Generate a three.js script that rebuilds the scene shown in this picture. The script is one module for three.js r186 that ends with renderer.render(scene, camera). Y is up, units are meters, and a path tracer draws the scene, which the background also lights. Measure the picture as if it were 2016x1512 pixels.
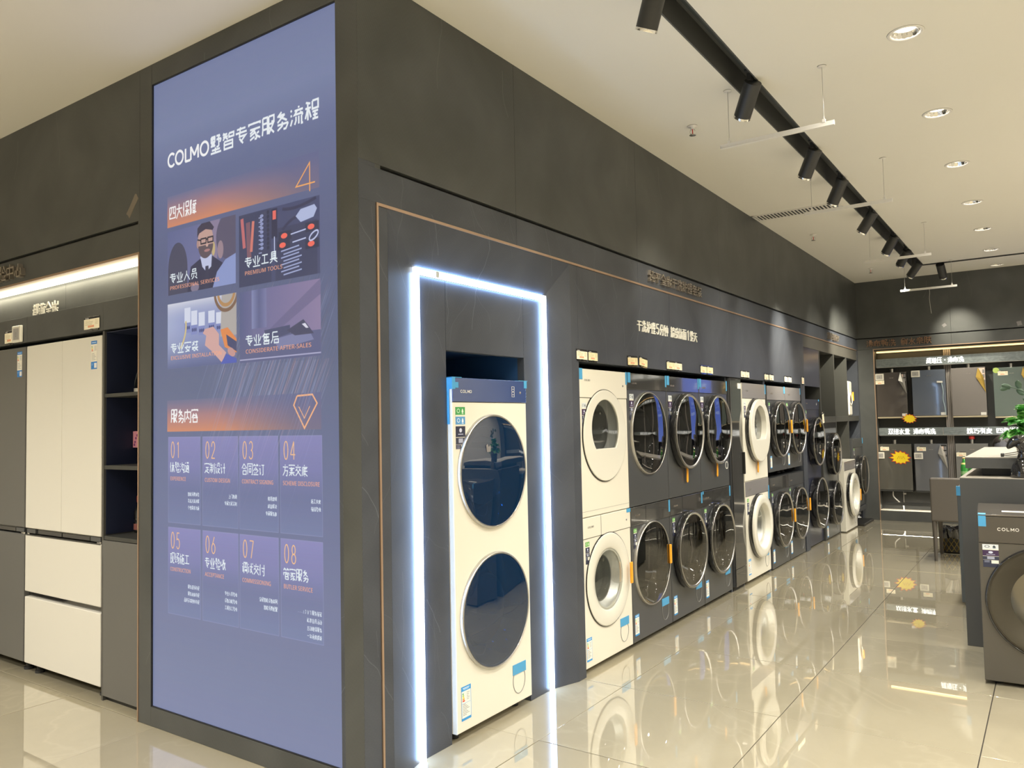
import * as THREE from 'three';
import { RoundedBoxGeometry } from 'three/addons/geometries/RoundedBoxGeometry.js';
import { mergeGeometries } from 'three/addons/utils/BufferGeometryUtils.js';
import { ImprovedNoise } from 'three/addons/math/ImprovedNoise.js';
import { MarchingCubes } from 'three/addons/objects/MarchingCubes.js';
import { RectAreaLightUniformsLib } from 'three/addons/lights/RectAreaLightUniformsLib.js';

// ───────── camera, exposure, light levels ─────────
const scene = new THREE.Scene();
const camera = new THREE.PerspectiveCamera(52.154, 2016 / 1512, 0.05, 60);
camera.rotation.order = 'YXZ';
camera.position.set(2.1281, 1.3743, 2.0885);
camera.rotation.set(0.0489, 0.604, -0.0208);
camera.updateMatrixWorld();
scene.background = new THREE.Color(0x000000);
const renderer = new THREE.WebGLRenderer({ antialias: true });
renderer.toneMapping = THREE.LinearToneMapping;
renderer.toneMappingExposure = 1.12;
renderer.shadowMap.enabled = true;
renderer.shadowMap.type = THREE.PCFSoftShadowMap;
RectAreaLightUniformsLib.init();
const LEVEL = { down: 9.6, left: 13.5, track: 5, trackFar: 44, niche: 12, nicheSide: 18, cove: 24, screen: 0.78, gold: 5, shelf: 22 };
const WARM = new THREE.Color(1.0, 0.945, 0.83), COOL = new THREE.Color(0.24, 0.5, 1.0), NEUTRAL = new THREE.Color(1.0, 0.92, 0.72), GOLD = new THREE.Color(1.0, 0.66, 0.27);

// ───────── helpers ─────────
let seed = 20240611;
const rnd = () => { seed = (seed + 0x6d2b79f5) | 0; let t = Math.imul(seed ^ (seed >>> 15), 1 | seed); t = (t + Math.imul(t ^ (t >>> 7), 61 | t)) ^ t; return ((t ^ (t >>> 14)) >>> 0) / 4294967296; };
const rr = (a, b) => a + (b - a) * rnd();
const used = new Map();
function numbered(name) { const n = used.get(name) || 0; used.set(name, n + 1); return n ? name + '_' + String(n).padStart(3, '0') : name; }
function flat(geos) {
  const list = (Array.isArray(geos) ? geos : [geos]).map((g) => { const q = g.index ? g.toNonIndexed() : g; for (const k of Object.keys(q.attributes)) if (!['position', 'normal', 'uv'].includes(k)) q.deleteAttribute(k); return q; });
  return list.length === 1 ? list[0] : mergeGeometries(list);
}
function mesh(name, geos, m, parent) {
  const o = new THREE.Mesh(Array.isArray(geos) ? flat(geos) : geos, m);
  o.castShadow = o.receiveShadow = true;
  o.name = parent ? name : numbered(name);
  (parent || scene).add(o);
  return o;
}
function tag(o, label, category, group) { o.userData.label = label; if (category) o.userData.category = category; if (group) o.userData.group = group; return o; }
function thing(name, label, category, [x, y, z] = [0, 0, 0], turn = 0, group) {
  const o = new THREE.Group(); o.name = numbered(name); o.position.set(x, y, z); o.rotation.y = turn; scene.add(o);
  return tag(o, label, category, group);
}
function setting(name) { const o = new THREE.Group(); o.name = numbered(name); o.userData.kind = 'structure'; scene.add(o); return o; }
// box between two corners, uv in metres on the largest face
function bx(x0, y0, z0, x1, y1, z1, r = 0) {
  const w = Math.abs(x1 - x0), h = Math.abs(y1 - y0), d = Math.abs(z1 - z0);
  const rad = Math.min(r, w / 2.05, h / 2.05, d / 2.05);
  const g = r ? new RoundedBoxGeometry(w, h, d, 2, rad) : new THREE.BoxGeometry(w, h, d);
  g.translate((x0 + x1) / 2, (y0 + y1) / 2, (z0 + z1) / 2);
  return metreUV(g);
}
function metreUV(g, ox = 0, oy = 0) {
  const q = g.index ? g.toNonIndexed() : g, p = q.attributes.position, n = q.attributes.normal, uv = new Float32Array(p.count * 2);
  for (let i = 0; i < p.count; i++) {
    const ax = Math.abs(n.getX(i)), ay = Math.abs(n.getY(i)), az = Math.abs(n.getZ(i));
    const x = p.getX(i), y = p.getY(i), z = p.getZ(i);
    if (az >= ax && az >= ay) { uv[2 * i] = x + ox; uv[2 * i + 1] = y + oy; } else if (ax >= ay) { uv[2 * i] = z + ox; uv[2 * i + 1] = y + oy; } else { uv[2 * i] = x + ox; uv[2 * i + 1] = z + oy; }
  }
  q.setAttribute('uv', new THREE.BufferAttribute(uv, 2));
  return q;
}
// box whose front (+z) face carries a whole picture
function plate(w, h, d) { return new THREE.BoxGeometry(w, h, d); }
function lathe(pts, seg = 64) { const g = new THREE.LatheGeometry(pts.map((p) => new THREE.Vector2(p[0], p[1])), seg); g.rotateX(Math.PI / 2); return g; }
function latheY(pts, seg = 40) { return new THREE.LatheGeometry(pts.map((p) => new THREE.Vector2(p[0], p[1])), seg); }
function tube(pts, r, seg = 24, radial = 8) { return new THREE.TubeGeometry(new THREE.CatmullRomCurve3(pts.map((p) => new THREE.Vector3(...p))), seg, r, radial); }
function cyl(a, b, r0, r1 = r0, seg = 16) {
  const A = new THREE.Vector3(...a), B = new THREE.Vector3(...b), L = A.distanceTo(B), g = new THREE.CylinderGeometry(r1, r0, L, seg);
  g.applyQuaternion(new THREE.Quaternion().setFromUnitVectors(new THREE.Vector3(0, 1, 0), B.clone().sub(A).normalize()));
  g.translate((A.x + B.x) / 2, (A.y + B.y) / 2, (A.z + B.z) / 2);
  return g;
}
function rectLight(color, intensity, w, h, from, to) {
  const l = new THREE.RectAreaLight(color, intensity, w, h);
  l.position.set(...from); l.lookAt(...to); scene.add(l); return l;
}
function spot(color, intensity, from, to, angle, penumbra, radius = 1.5) {
  const l = new THREE.SpotLight(color, intensity, 0, angle, penumbra, 2);
  l.position.set(...from); l.target.position.set(...to); scene.add(l.target);
  l.castShadow = true; l.shadow.mapSize.set(512, 512); l.shadow.radius = radius; l.shadow.camera.near = 0.05;
  scene.add(l); return l;
}
const noise = new ImprovedNoise();
const fbm = (x, y, z, o = 4) => { let s = 0, a = 1, f = 1; for (let i = 0; i < o; i++) { s += a * noise.noise(x * f, y * f, z + i * 7.3); a *= 0.5; f *= 2; } return s; };
function canvas(w, h) { const c = document.createElement('canvas'); c.width = w; c.height = h; return [c, c.getContext('2d')]; }
function canvasTexture(c) { const t = new THREE.CanvasTexture(c); t.colorSpace = THREE.SRGBColorSpace; t.magFilter = THREE.LinearFilter; t.anisotropy = 8; return t; }
function dataTexture(n, f, srgb = true) {
  const d = new Uint8Array(n * n * 4);
  for (let y = 0; y < n; y++) for (let x = 0; x < n; x++) { const c = f(x / n, y / n, x, y), o = (y * n + x) * 4; for (let k = 0; k < 3; k++) d[o + k] = Math.max(0, Math.min(255, c[k])); d[o + 3] = 255; }
  const t = new THREE.DataTexture(d, n, n); t.wrapS = t.wrapT = THREE.RepeatWrapping; t.magFilter = THREE.LinearFilter; t.needsUpdate = true;
  if (srgb) t.colorSpace = THREE.SRGBColorSpace;
  return t;
}
// noise that repeats over the unit square
const per = (u, v, s, z, o = 4) => { const a = u * 2 * Math.PI, b = v * 2 * Math.PI; let t = 0, k = 1, f = s / (2 * Math.PI); for (let i = 0; i < o; i++) { t += k * noise.noise(Math.cos(a) * f + z, Math.sin(a) * f + Math.cos(b) * f, Math.sin(b) * f + z * 1.7 + i); k *= 0.5; f *= 2; } return t; };

// ───────── materials ─────────
const std = (color, roughness = 0.5, metalness = 0, extra = {}) => new THREE.MeshStandardMaterial({ color, roughness, metalness, ...extra });
const phys = (color, roughness, extra = {}) => new THREE.MeshPhysicalMaterial({ color, roughness, ...extra });
const lin = (r, g, b) => new THREE.Color().setRGB(r, g, b);
// dark sintered stone with pale hairline veins
function stoneTexture(base, grain, veins, s) {
  const n = 1024, field = new Float32Array(n * n);
  let keep = seed; seed = s;
  const [c, g] = canvas(n, n);
  g.fillStyle = '#000'; g.fillRect(0, 0, n, n);
  for (let k = 0; k < veins; k++) {
    let x = rr(0, n), y = rr(0, n), a = rr(0.9, 2.2), len = rr(60, 330);
    g.strokeStyle = 'rgba(255,255,255,' + rr(0.16, 0.5).toFixed(2) + ')'; g.lineWidth = rr(0.8, 1.8);
    g.beginPath(); g.moveTo(x, y);
    for (let i = 0; i < len; i += 8) { a += rr(-0.22, 0.22); x += Math.cos(a) * 8; y += Math.sin(a) * 8; g.lineTo(x, y); }
    g.stroke();
  }
  const v = g.getImageData(0, 0, n, n).data;
  seed = keep;
  return dataTexture(n, (x, y, i, j) => { const f = per(x, y, 6, s * 0.01, 4) * 9 + (Math.imul(i * 7919 + j * 104729, 2654435761) >>> 24) / 255 * grain - grain / 2 + v[(j * n + i) * 4] * 0.28; return base.map((b) => b + f); });
}
const stoneMap = stoneTexture([69, 73, 82], 20, 46, 11), friezeMap = stoneTexture([76, 78, 78], 9, 7, 29);
stoneMap.repeat.set(0.62, 0.62); friezeMap.repeat.set(0.55, 0.55);
const M = {
  stone: std(0xffffff, 0.42, 0, { map: stoneMap }),
  frieze: std(0xffffff, 0.45, 0, { map: friezeMap }),
  painted: std(lin(0.062, 0.062, 0.058), 0.5),
  ceiling: std(lin(0.76, 0.74, 0.68), 0.92),
  storeWall: std(lin(0.55, 0.52, 0.46), 0.9),
  groove: std(lin(0.004, 0.004, 0.006), 0.8),
  blueShadeBay: std(lin(0.018, 0.07, 0.2), 0.5),  // bluish shadow tint and reflected blue put into the lining colour
  cavity: std(lin(0.02, 0.025, 0.034), 0.6),
  copper: std(lin(0.52, 0.37, 0.27), 0.42, 0.8),
  shelfBoard: std(lin(0.05, 0.051, 0.047), 0.5),
  navyShadeInside: std(lin(0.012, 0.018, 0.05), 0.55),  // navy is a shadow tint put into the interior colour
  charcoal: std(lin(0.075, 0.073, 0.066), 0.5),
  charcoalDark: std(lin(0.045, 0.046, 0.044), 0.5),
  whiteBody: phys(lin(0.83, 0.8, 0.7), 0.32, { clearcoat: 0.35, clearcoatRoughness: 0.2 }),
  whitePart: phys(lin(0.8, 0.78, 0.7), 0.22, { clearcoat: 0.5, clearcoatRoughness: 0.1 }),
  greyBody: phys(lin(0.12, 0.126, 0.135), 0.3, { metalness: 0.55, clearcoat: 0.3, clearcoatRoughness: 0.25 }),
  glossGrey: phys(lin(0.05, 0.05, 0.05), 0.07, { clearcoat: 1, clearcoatRoughness: 0.03 }),
  navyBody: phys(lin(0.055, 0.062, 0.105), 0.28, { metalness: 0.4, clearcoat: 0.4, clearcoatRoughness: 0.2 }),
  navyGlassReflectTint: phys(lin(0.05, 0.085, 0.24), 0.12, { clearcoat: 1, clearcoatRoughness: 0.04 }),  // dark blue glass, with a blue reflection put into its colour
  greyPanel: phys(lin(0.24, 0.23, 0.24), 0.2, { clearcoat: 0.6, clearcoatRoughness: 0.1 }),
  blackGloss: phys(lin(0.012, 0.012, 0.013), 0.06, { clearcoat: 1, clearcoatRoughness: 0.03 }),
  black: std(lin(0.012, 0.012, 0.012), 0.5),
  rubber: std(lin(0.03, 0.03, 0.03), 0.75),
  chrome: std(lin(0.78, 0.77, 0.74), 0.16, 1),
  steel: std(lin(0.55, 0.54, 0.52), 0.28, 0.95),
  drum: std(lin(0.68, 0.68, 0.66), 0.34, 0.8),
  gasket: std(lin(0.3, 0.3, 0.29), 0.6),
  glassDark: phys(lin(0.26, 0.26, 0.257), 0.015, { transmission: 1, thickness: 0, ior: 2.2 }),
  glassBlueHaze: phys(lin(0.02, 0.1, 0.29), 0.02, { transmission: 0.78, thickness: 0, ior: 2.2 }),  // blue of LED reflection and lens haze put into the glass colour
  glassClear: phys(lin(0.78, 0.8, 0.8), 0.015, { transmission: 1, thickness: 0, ior: 1.7 }),
  tape: phys(lin(0.08, 0.37, 0.68), 0.45),
  orange: phys(lin(0.95, 0.42, 0.03), 0.4),
  white: std(lin(0.8, 0.79, 0.75), 0.5),
  letterWhite: std(lin(0.86, 0.84, 0.78), 0.4),
  letterMetal: std(lin(0.5, 0.45, 0.4), 0.3, 0.85),
  letterBronze: std(lin(0.36, 0.22, 0.14), 0.35, 0.7),
  beige: phys(lin(0.73, 0.71, 0.65), 0.5, { clearcoat: 0.1, clearcoatRoughness: 0.4 }),
  greyFridge: phys(lin(0.13, 0.128, 0.122), 0.45, { clearcoat: 0.15, clearcoatRoughness: 0.3 }),
  channel: std(lin(0.085, 0.088, 0.088), 0.5),
  lampBlack: std(lin(0.03, 0.031, 0.032), 0.45),
  aluminium: std(lin(0.7, 0.68, 0.64), 0.35, 0.6),
  whiteMetal: std(lin(0.74, 0.72, 0.68), 0.4),
  wood: std(lin(0.3, 0.27, 0.25), 0.6),
  tableTop: std(lin(0.36, 0.33, 0.28), 0.35),
  counter: phys(lin(0.07, 0.072, 0.072), 0.42),
  greenGlass: phys(lin(0.03, 0.24, 0.04), 0.08, { clearcoat: 1, clearcoatRoughness: 0.05 }),
  brownFabric: std(lin(0.1, 0.088, 0.075), 0.75),
};
const glow = (color, k) => new THREE.MeshStandardMaterial({ color: 0x111111, roughness: 0.6, emissive: color, emissiveIntensity: k });

// ───────── a small stroke font: two digits are a point on a ten by ten grid, "X:abcd" sets the component X into the box a,b – c,d ─────────
const GLYPH = {
  口: '0090990900', 日: '0090990900 0494', 目: '0090990900 0393 0696', 田: '0090990900 4049 0494', 月: '109099 101609 1393 1696',
  土: '1484 4049 0999', 王: '0191 1585 0999 4149', 里: '1080851510 1282 4049 1787 0999', 人: '404309 4399', 亻: '5005 3239',
  氵: '1142 0454 0966', 讠: '2152 045459 5987', 宀: '4042 05029295', 艹: '0595 3039 6069', 竹: '2006 1343 3446 7056 6393 8386',
  攵: '3004 1393 8309 2399', 夂: '4004 2373 7309 1399', 木: '0393 4049 4309 5399', 禾: '8110 0393 4149 4308 5398', 扌: '0393 505928 0785',
  纟: '500454 740868 0998', 钅: '3004 2282 0595 424989', 马: '107073 303585 8589 8969 0565', 阝: '0009 007044766838', 广: '4041 1292 121609',
  厂: '1090 101609', 门: '0122 0309 30909979', 辶: '1021 032327 0927 2899', 心: '1508 333979 7976 5155 8498', 又: '008009 1399', 力: '0393 937959 404509',
  刂: '0106 909969', 寸: '0393 7079 7949 2556', 工: '1181 4148 0898', 方: '4041 0292 423609 35857959', 衣: '4041 0292 4206 2539 3958 8365 4499',
  豕: '0191 5104 3155 5569 6949 4406 4709 8465 5699', 矢: '2003 1282 0595 424509 4599', 米: '1133 8163 0494 4049 4409 5499',
  墅: '里:0045 5080 8062 5292 9284 7276 7656 土:0699', 智: '矢:0044 口:5193 日:1589', 专: '1181 0393 40358548 3669', 家: '宀:0093 豕:1399',
  服: '月:0049 5059 50909373 又:5499', 务: '夂:1085 力:1599', 流: '氵:0029 6061 3292 523494 7395 454739 6569 858999', 程: '禾:0049 口:5094 王:5599',
  四: '0191980801 313416 616585', 大: '0393 404409 4499', 保: '亻:0029 口:4083 木:3499', 障: '阝:0029 6060 4191 5253 8273 3393 日:4477 3898 6769',
  业: '3038 6068 0226 9276 0999', 员: '口:2072 17148487 454719 6799', 具: '目:2075 0696 3709 6799', 安: '宀:0093 0595 432679 756819',
  装: '3034 1122 0432 4191 7074 5484 衣:0599', 售: '3003 2126 2191 2383 2484 2696 5156 口:2789', 后: '8020 202609 2494 口:4699', 内: '0902929979 404527 4577',
  容: '宀:0093 3315 6385 4406 4496 口:2689', 体: '亻:0029 木:3099 5777', 验: '马:0038 6044 6094 5474 5658 7678 9687 4999', 沟: '氵:0029 5034 42929979 634677 7688',
  通: '辶:0099 4080 8061 5061 48438388 4585 4686 6288', 定: '宀:0093 2484 5458 5686 3609 2799', 制: '1002 1252 0454 3039 08065658 刂:6099',
  设: '讠:0039 505243 508083 8393 又:4599', 计: '讠:0039 4494 7079', 合: '4004 4094 2474 口:2689', 同: '0900909979 2272 口:3467',
  签: '竹:0093 4306 4396 3565 2738 5758 8667 0999', 订: '讠:0039 4191 7179 7959', 案: '宀:0092 0393 423465 7325 木:0599', 交: '4041 0292 3305 6395 7409 2499',
  底: '广:0099 8333 333857 3595 535799 4959', 现: '王:0039 46409096 636539 666999', 场: '土:0038 408044 449489 8969 6446 8558', 施: '方:0039 6043 5191 448487 6367 535999 9997',
  收: '0206 0644 4049 攵:5099', 调: '讠:0028 39309099 5181 4484 6164 口:5687', 试: '讠:0028 3393 4565 5558 4867 606699 8091', 付: '亻:0029 寸:3099',
  管: '竹:0093 4344 06049496 35757737 37878939 3539', 超: '1141 2024 0444 2428 2646 1509 0799 5090 9083 7054 口:6487', 薄: '艹:0092 氵:0329 3393 47448487 4686 6267 3898 7779 4859',
  全: '4004 4095 王:1599', 嵌: '01039391 4043 0545 1419 3439 1737 1939 6457 5696 7659 7699', 中: '0292960602 4049',
  纯: '纟:0039 4191 434696 9693 606999 9997', 平: '0191 2234 7264 0595 4149', 干: '1181 0494 4149', 洗: '氵:0029 4033 4282 3595 6065 554839 757999 9997',
  护: '扌:0039 6061 5292 9295 5595 525749', 理: '王:0039 里:4099', 套: '0191 4004 5194 3336 3373 3474 0696 4629 2979 6799', 分: '3005 6095 247479 7959 4409',
  钟: '钅:0039 4292964642 7079', 精: '米:0039 4191 5282 4393 7073 月:5599', 致: '0141 2104 0444 0646 2549 0949 攵:5099', 面: '0090 4022 0292990902 3239 6269 3464 3666',
  整: '0141 口:0243 2005 2045 攵:5094 1686 4649 4777 2729 0999', 天: '1181 0494 414409 4499', 瀑: '氵:0029 日:4072 3393 5255 7275 3595 4638 7598 6669',
  布: '0292 400408 28248488 5259', 畅: '0141460601 2029 0343 508054 549489 8979 6457 7668', 鲜: '2003 2040 田:0347 0949 5162 9182 5393 5595 5797 7379',
  水: '404929 034308 8255 4499', 亲: '4041 1181 2233 7263 0393 0595 4549 2708 6798', 肤: '月:0039 4191 4494 706549 7599', 增: '土:0028 4051 8071 3292953532 6265 日:4689',
  压: '厂:0099 3484 6269 2999 7688', 双: '又:0049 又:5099', 倍: '亻:0029 6061 4191 5253 8173 3494 口:4689', 量: '日:2072 0393 日:2476 4449 1888 0999',
  巧: '0141 2128 0848 4191 614494 9489 8969', 有: '0191 4006 月:3389', 度: '广:0099 2494 4346 7376 4676 377719 3799', 季: '7120 0292 4045 4205 4295 2676 7657 5759 5939 0898',
  能: '2003 0343 月:0449 505393 8052 555999 8656', 景: '日:2072 4243 0393 口:2476 4649 2709 6799', 系: '8110 402353 622676 4649 2708 6798', 统: '纟:0039 6061 4191 623495 5539 757999 9997',
  讲: '讠:0039 4292 4595 5039 8089', 解: '2003 1040 月:0249 509083 7054 5595 4797 7479', 个: '4005 4095 4449', 性: '2029 0205 4244 5035 4393 4696 7079 3999',
  需: '1080 04029294 4044 0595 4546 19168689 3739 6769', 求: '0292 404929 1435 0846 8445 4598 6081', 上: '4049 4494 0999', 勘: '0151 1016 4046 1242 1444 0656 0849 0608 力:5099',
  测: '氵:0029 37306067 424629 5669 7076 909979', 属: '109093 1393 101609 8434 口:3576 5459 39378789', 费: '1181 8183 1383 1315 1585 3004 6066 18168688 474819 6899', 用: '109099 9979 101609 1393 1696 5059',
  透: '辶:0099 8141 3292 6064 6234 6294 4575 7568 7586 8878 5539', 明: '日:0137 月:5099', 权: '木:0049 419149 5299', 益: '2031 7061 0292 3304 6394 19158589 3639 6669 0999',
  读: '讠:0039 4181 6063 339395 5456 3797 7448 7899', 群: '1141 4145 0343 1545 2009 口:1549 5162 9182 5393 5595 4797 7379', 线: '纟:0039 4292 4595 606899 9986 8549 8061', 可: '0191 8189 8969 口:1357',
  视: '2021 033306 2429 46409096 636539 666999', 进: '辶:0099 4292 3595 525648 7278', 品: '口:2073 口:0549 口:5599', 质: '8110 111609 2393 5154 37358587 565849 7899',
  随: '阝:0029 4191 6144 月:5387 3343 3999', 时: '日:0138 寸:4099', 备: '夂:0084 田:2489', 功: '0141 2128 0848 力:5099', 竣: '2021 0242 1427 3427 0949 705393 5445 8495 夂:5599',
  屋: '109093 1393 101609 2595 5437 3777 土:3689', 联: '0141 1118 3139 1333 1535 0848 5161 9082 5292 4696 736549 6599', 网: '0900909979 2247 4227 5277 7257', 配: '0141 0343490903 1115 3135 0646 5090 9094 5494 545999 9997',
  置: '0090930300 3033 6063 1494 4446 目:2578 0999', 私: '禾:0049 703898 8599', 享: '4041 0191 口:2274 2575 7556 5659 5939 0797', 会: '4004 4094 2474 0696 462989 7799',
  活: '氵:0029 8040 3494 6266 口:4689', 动: '0141 0444 240848 3749 力:5099', 主: '4051 1282 1585 0999 4249', 维: '纟:0038 5033 4249 6061 4292 4494 4696 4999 6269', 一: '0494',
  年: '3003 2292 2585 2527 0797 5259', 免: '206053 1383861613 434609 536999 9997', 换: '扌:0039 5034 508062 46428286 3696 6639 6699', 新: '2020 0141 1213 3233 0343 0545 2529 2608 3648 9151 515649 5494 7479',
  冰: '1122 0913 水:3099', 箱: '竹:0093 木:0449 目:5499', '·': '4455 5445', '、': '3759',

};
// round letters need finer points than the grid
const ring = (cx, cy, rx, ry, a0, a1, n = 18) => { const p = []; for (let i = 0; i <= n; i++) { const a = a0 + (a1 - a0) * i / n; p.push([cx + rx * Math.cos(a), cy + ry * Math.sin(a)]); } return p; };
const T = Math.PI;
const ROUND = {
  C: [ring(5, 4.6, 3.9, 4.1, -0.75, -2 * T + 0.75)], O: [ring(5, 4.6, 4.1, 4.1, 0, 2 * T, 26)], L: [[[2, 0.5], [2, 8.7], [7.4, 8.7]]], M: [[[0.8, 8.9], [0.8, 0.6], [4.7, 6.4], [8.6, 0.6], [8.6, 8.9]]],
  0: [ring(4.5, 4.5, 3, 4.4, 0, 2 * T, 26)], 1: [[[2.6, 1.6], [5, 0.2], [5, 9]]], 2: [[...ring(4.5, 2.8, 2.9, 2.7, -T, 0.5, 12), [1.4, 8.9], [7.6, 8.9]]],
  3: [ring(4.2, 2.4, 2.7, 2.3, -2.7, T / 2, 12), ring(4.2, 6.7, 3, 2.25, -T / 2, 2.7, 12)], 4: [[[5.8, 9], [5.8, 0.2], [0.9, 6.6], [8, 6.6]]],
  5: [[[7, 0.2], [2.4, 0.2], [2, 4.1], ...ring(4.2, 6.2, 3, 2.7, -2, 2.6, 14)]], 6: [[[6.2, 0.2], [2, 5.2]], ring(4.5, 6.4, 3, 2.6, 0, 2 * T, 22)],
  7: [[[1.6, 0.2], [7.6, 0.2], [3.8, 9]]], 8: [ring(4.5, 2.4, 2.4, 2.2, 0, 2 * T, 20), ring(4.5, 6.7, 3, 2.3, 0, 2 * T, 22)], V: [[[0.8, 0.3], [4.5, 8.8], [8.2, 0.3]]],
};
const glyphCache = new Map();
function strokesOf(ch) {
  if (ROUND[ch]) return ROUND[ch];
  if (glyphCache.has(ch)) return glyphCache.get(ch);
  const out = [];
  for (const token of (GLYPH[ch] || '').split(' ')) {
    const m = /^(.):(\d)(\d)(\d)(\d)$/.exec(token);
    if (m) {
      const [a, b, c, d] = [m[2], m[3], m[4], m[5]].map(Number);
      for (const s of strokesOf(m[1])) out.push(s.map(([x, y]) => [a + x / 9 * (c - a), b + y / 9 * (d - b)]));
    } else if (/^(\d\d)+$/.test(token)) { const s = []; for (let i = 0; i < token.length; i += 2) s.push([+token[i], +token[i + 1]]); out.push(s); }
  }
  glyphCache.set(ch, out);
  return out;
}
// writes a line of glyphs on a canvas: size is the glyph height, advance the step
function write(g, text, x, y, size, advance, weight, color) {
  g.strokeStyle = color; g.lineWidth = weight; g.lineCap = 'butt'; g.lineJoin = 'miter';
  for (const ch of text) {
    const w = advance * 0.88; g.lineJoin = ROUND[ch] ? 'bevel' : 'miter';
    for (const s of strokesOf(ch)) { g.beginPath(); s.forEach(([px, py], i) => g[i ? 'lineTo' : 'moveTo'](x + (px + 0.2) / 9.4 * w, y + (py + 0.2) / 9.4 * size)); g.stroke(); }
    x += advance;
  }
}
// the same glyphs as raised letters: one geometry per glyph, origin at its lower left corner, depth towards +z
function letterGeometry(ch, w, h, weight, depth) {
  const parts = [];
  for (const s of strokesOf(ch)) for (let i = 0; i + 1 < s.length; i++) {
    const ax = (s[i][0] + 0.2) / 9.4 * w, ay = h - (s[i][1] + 0.2) / 9.4 * h, bx_ = (s[i + 1][0] + 0.2) / 9.4 * w, by = h - (s[i + 1][1] + 0.2) / 9.4 * h;
    const L = Math.hypot(bx_ - ax, by - ay); if (L < 1e-5) continue;
    const g = new THREE.BoxGeometry(L + weight * 0.75, weight, depth * (1 + 0.02 * (parts.length % 5)));
    g.rotateZ(Math.atan2(by - ay, bx_ - ax)); g.translate((ax + bx_) / 2, (ay + by) / 2, depth / 2);
    parts.push(g);
  }
  return flat(parts);
}
function lettering(parent, name, text, x, y, z, h, advance, weight, depth, m) {
  for (const ch of text) { if (ch !== ' ') { const o = mesh(name, letterGeometry(ch, advance * 0.86, h, weight, depth), m, parent); o.position.set(x, y, z); } x += ch === ' ' ? advance * 0.6 : advance; }
}

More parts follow.
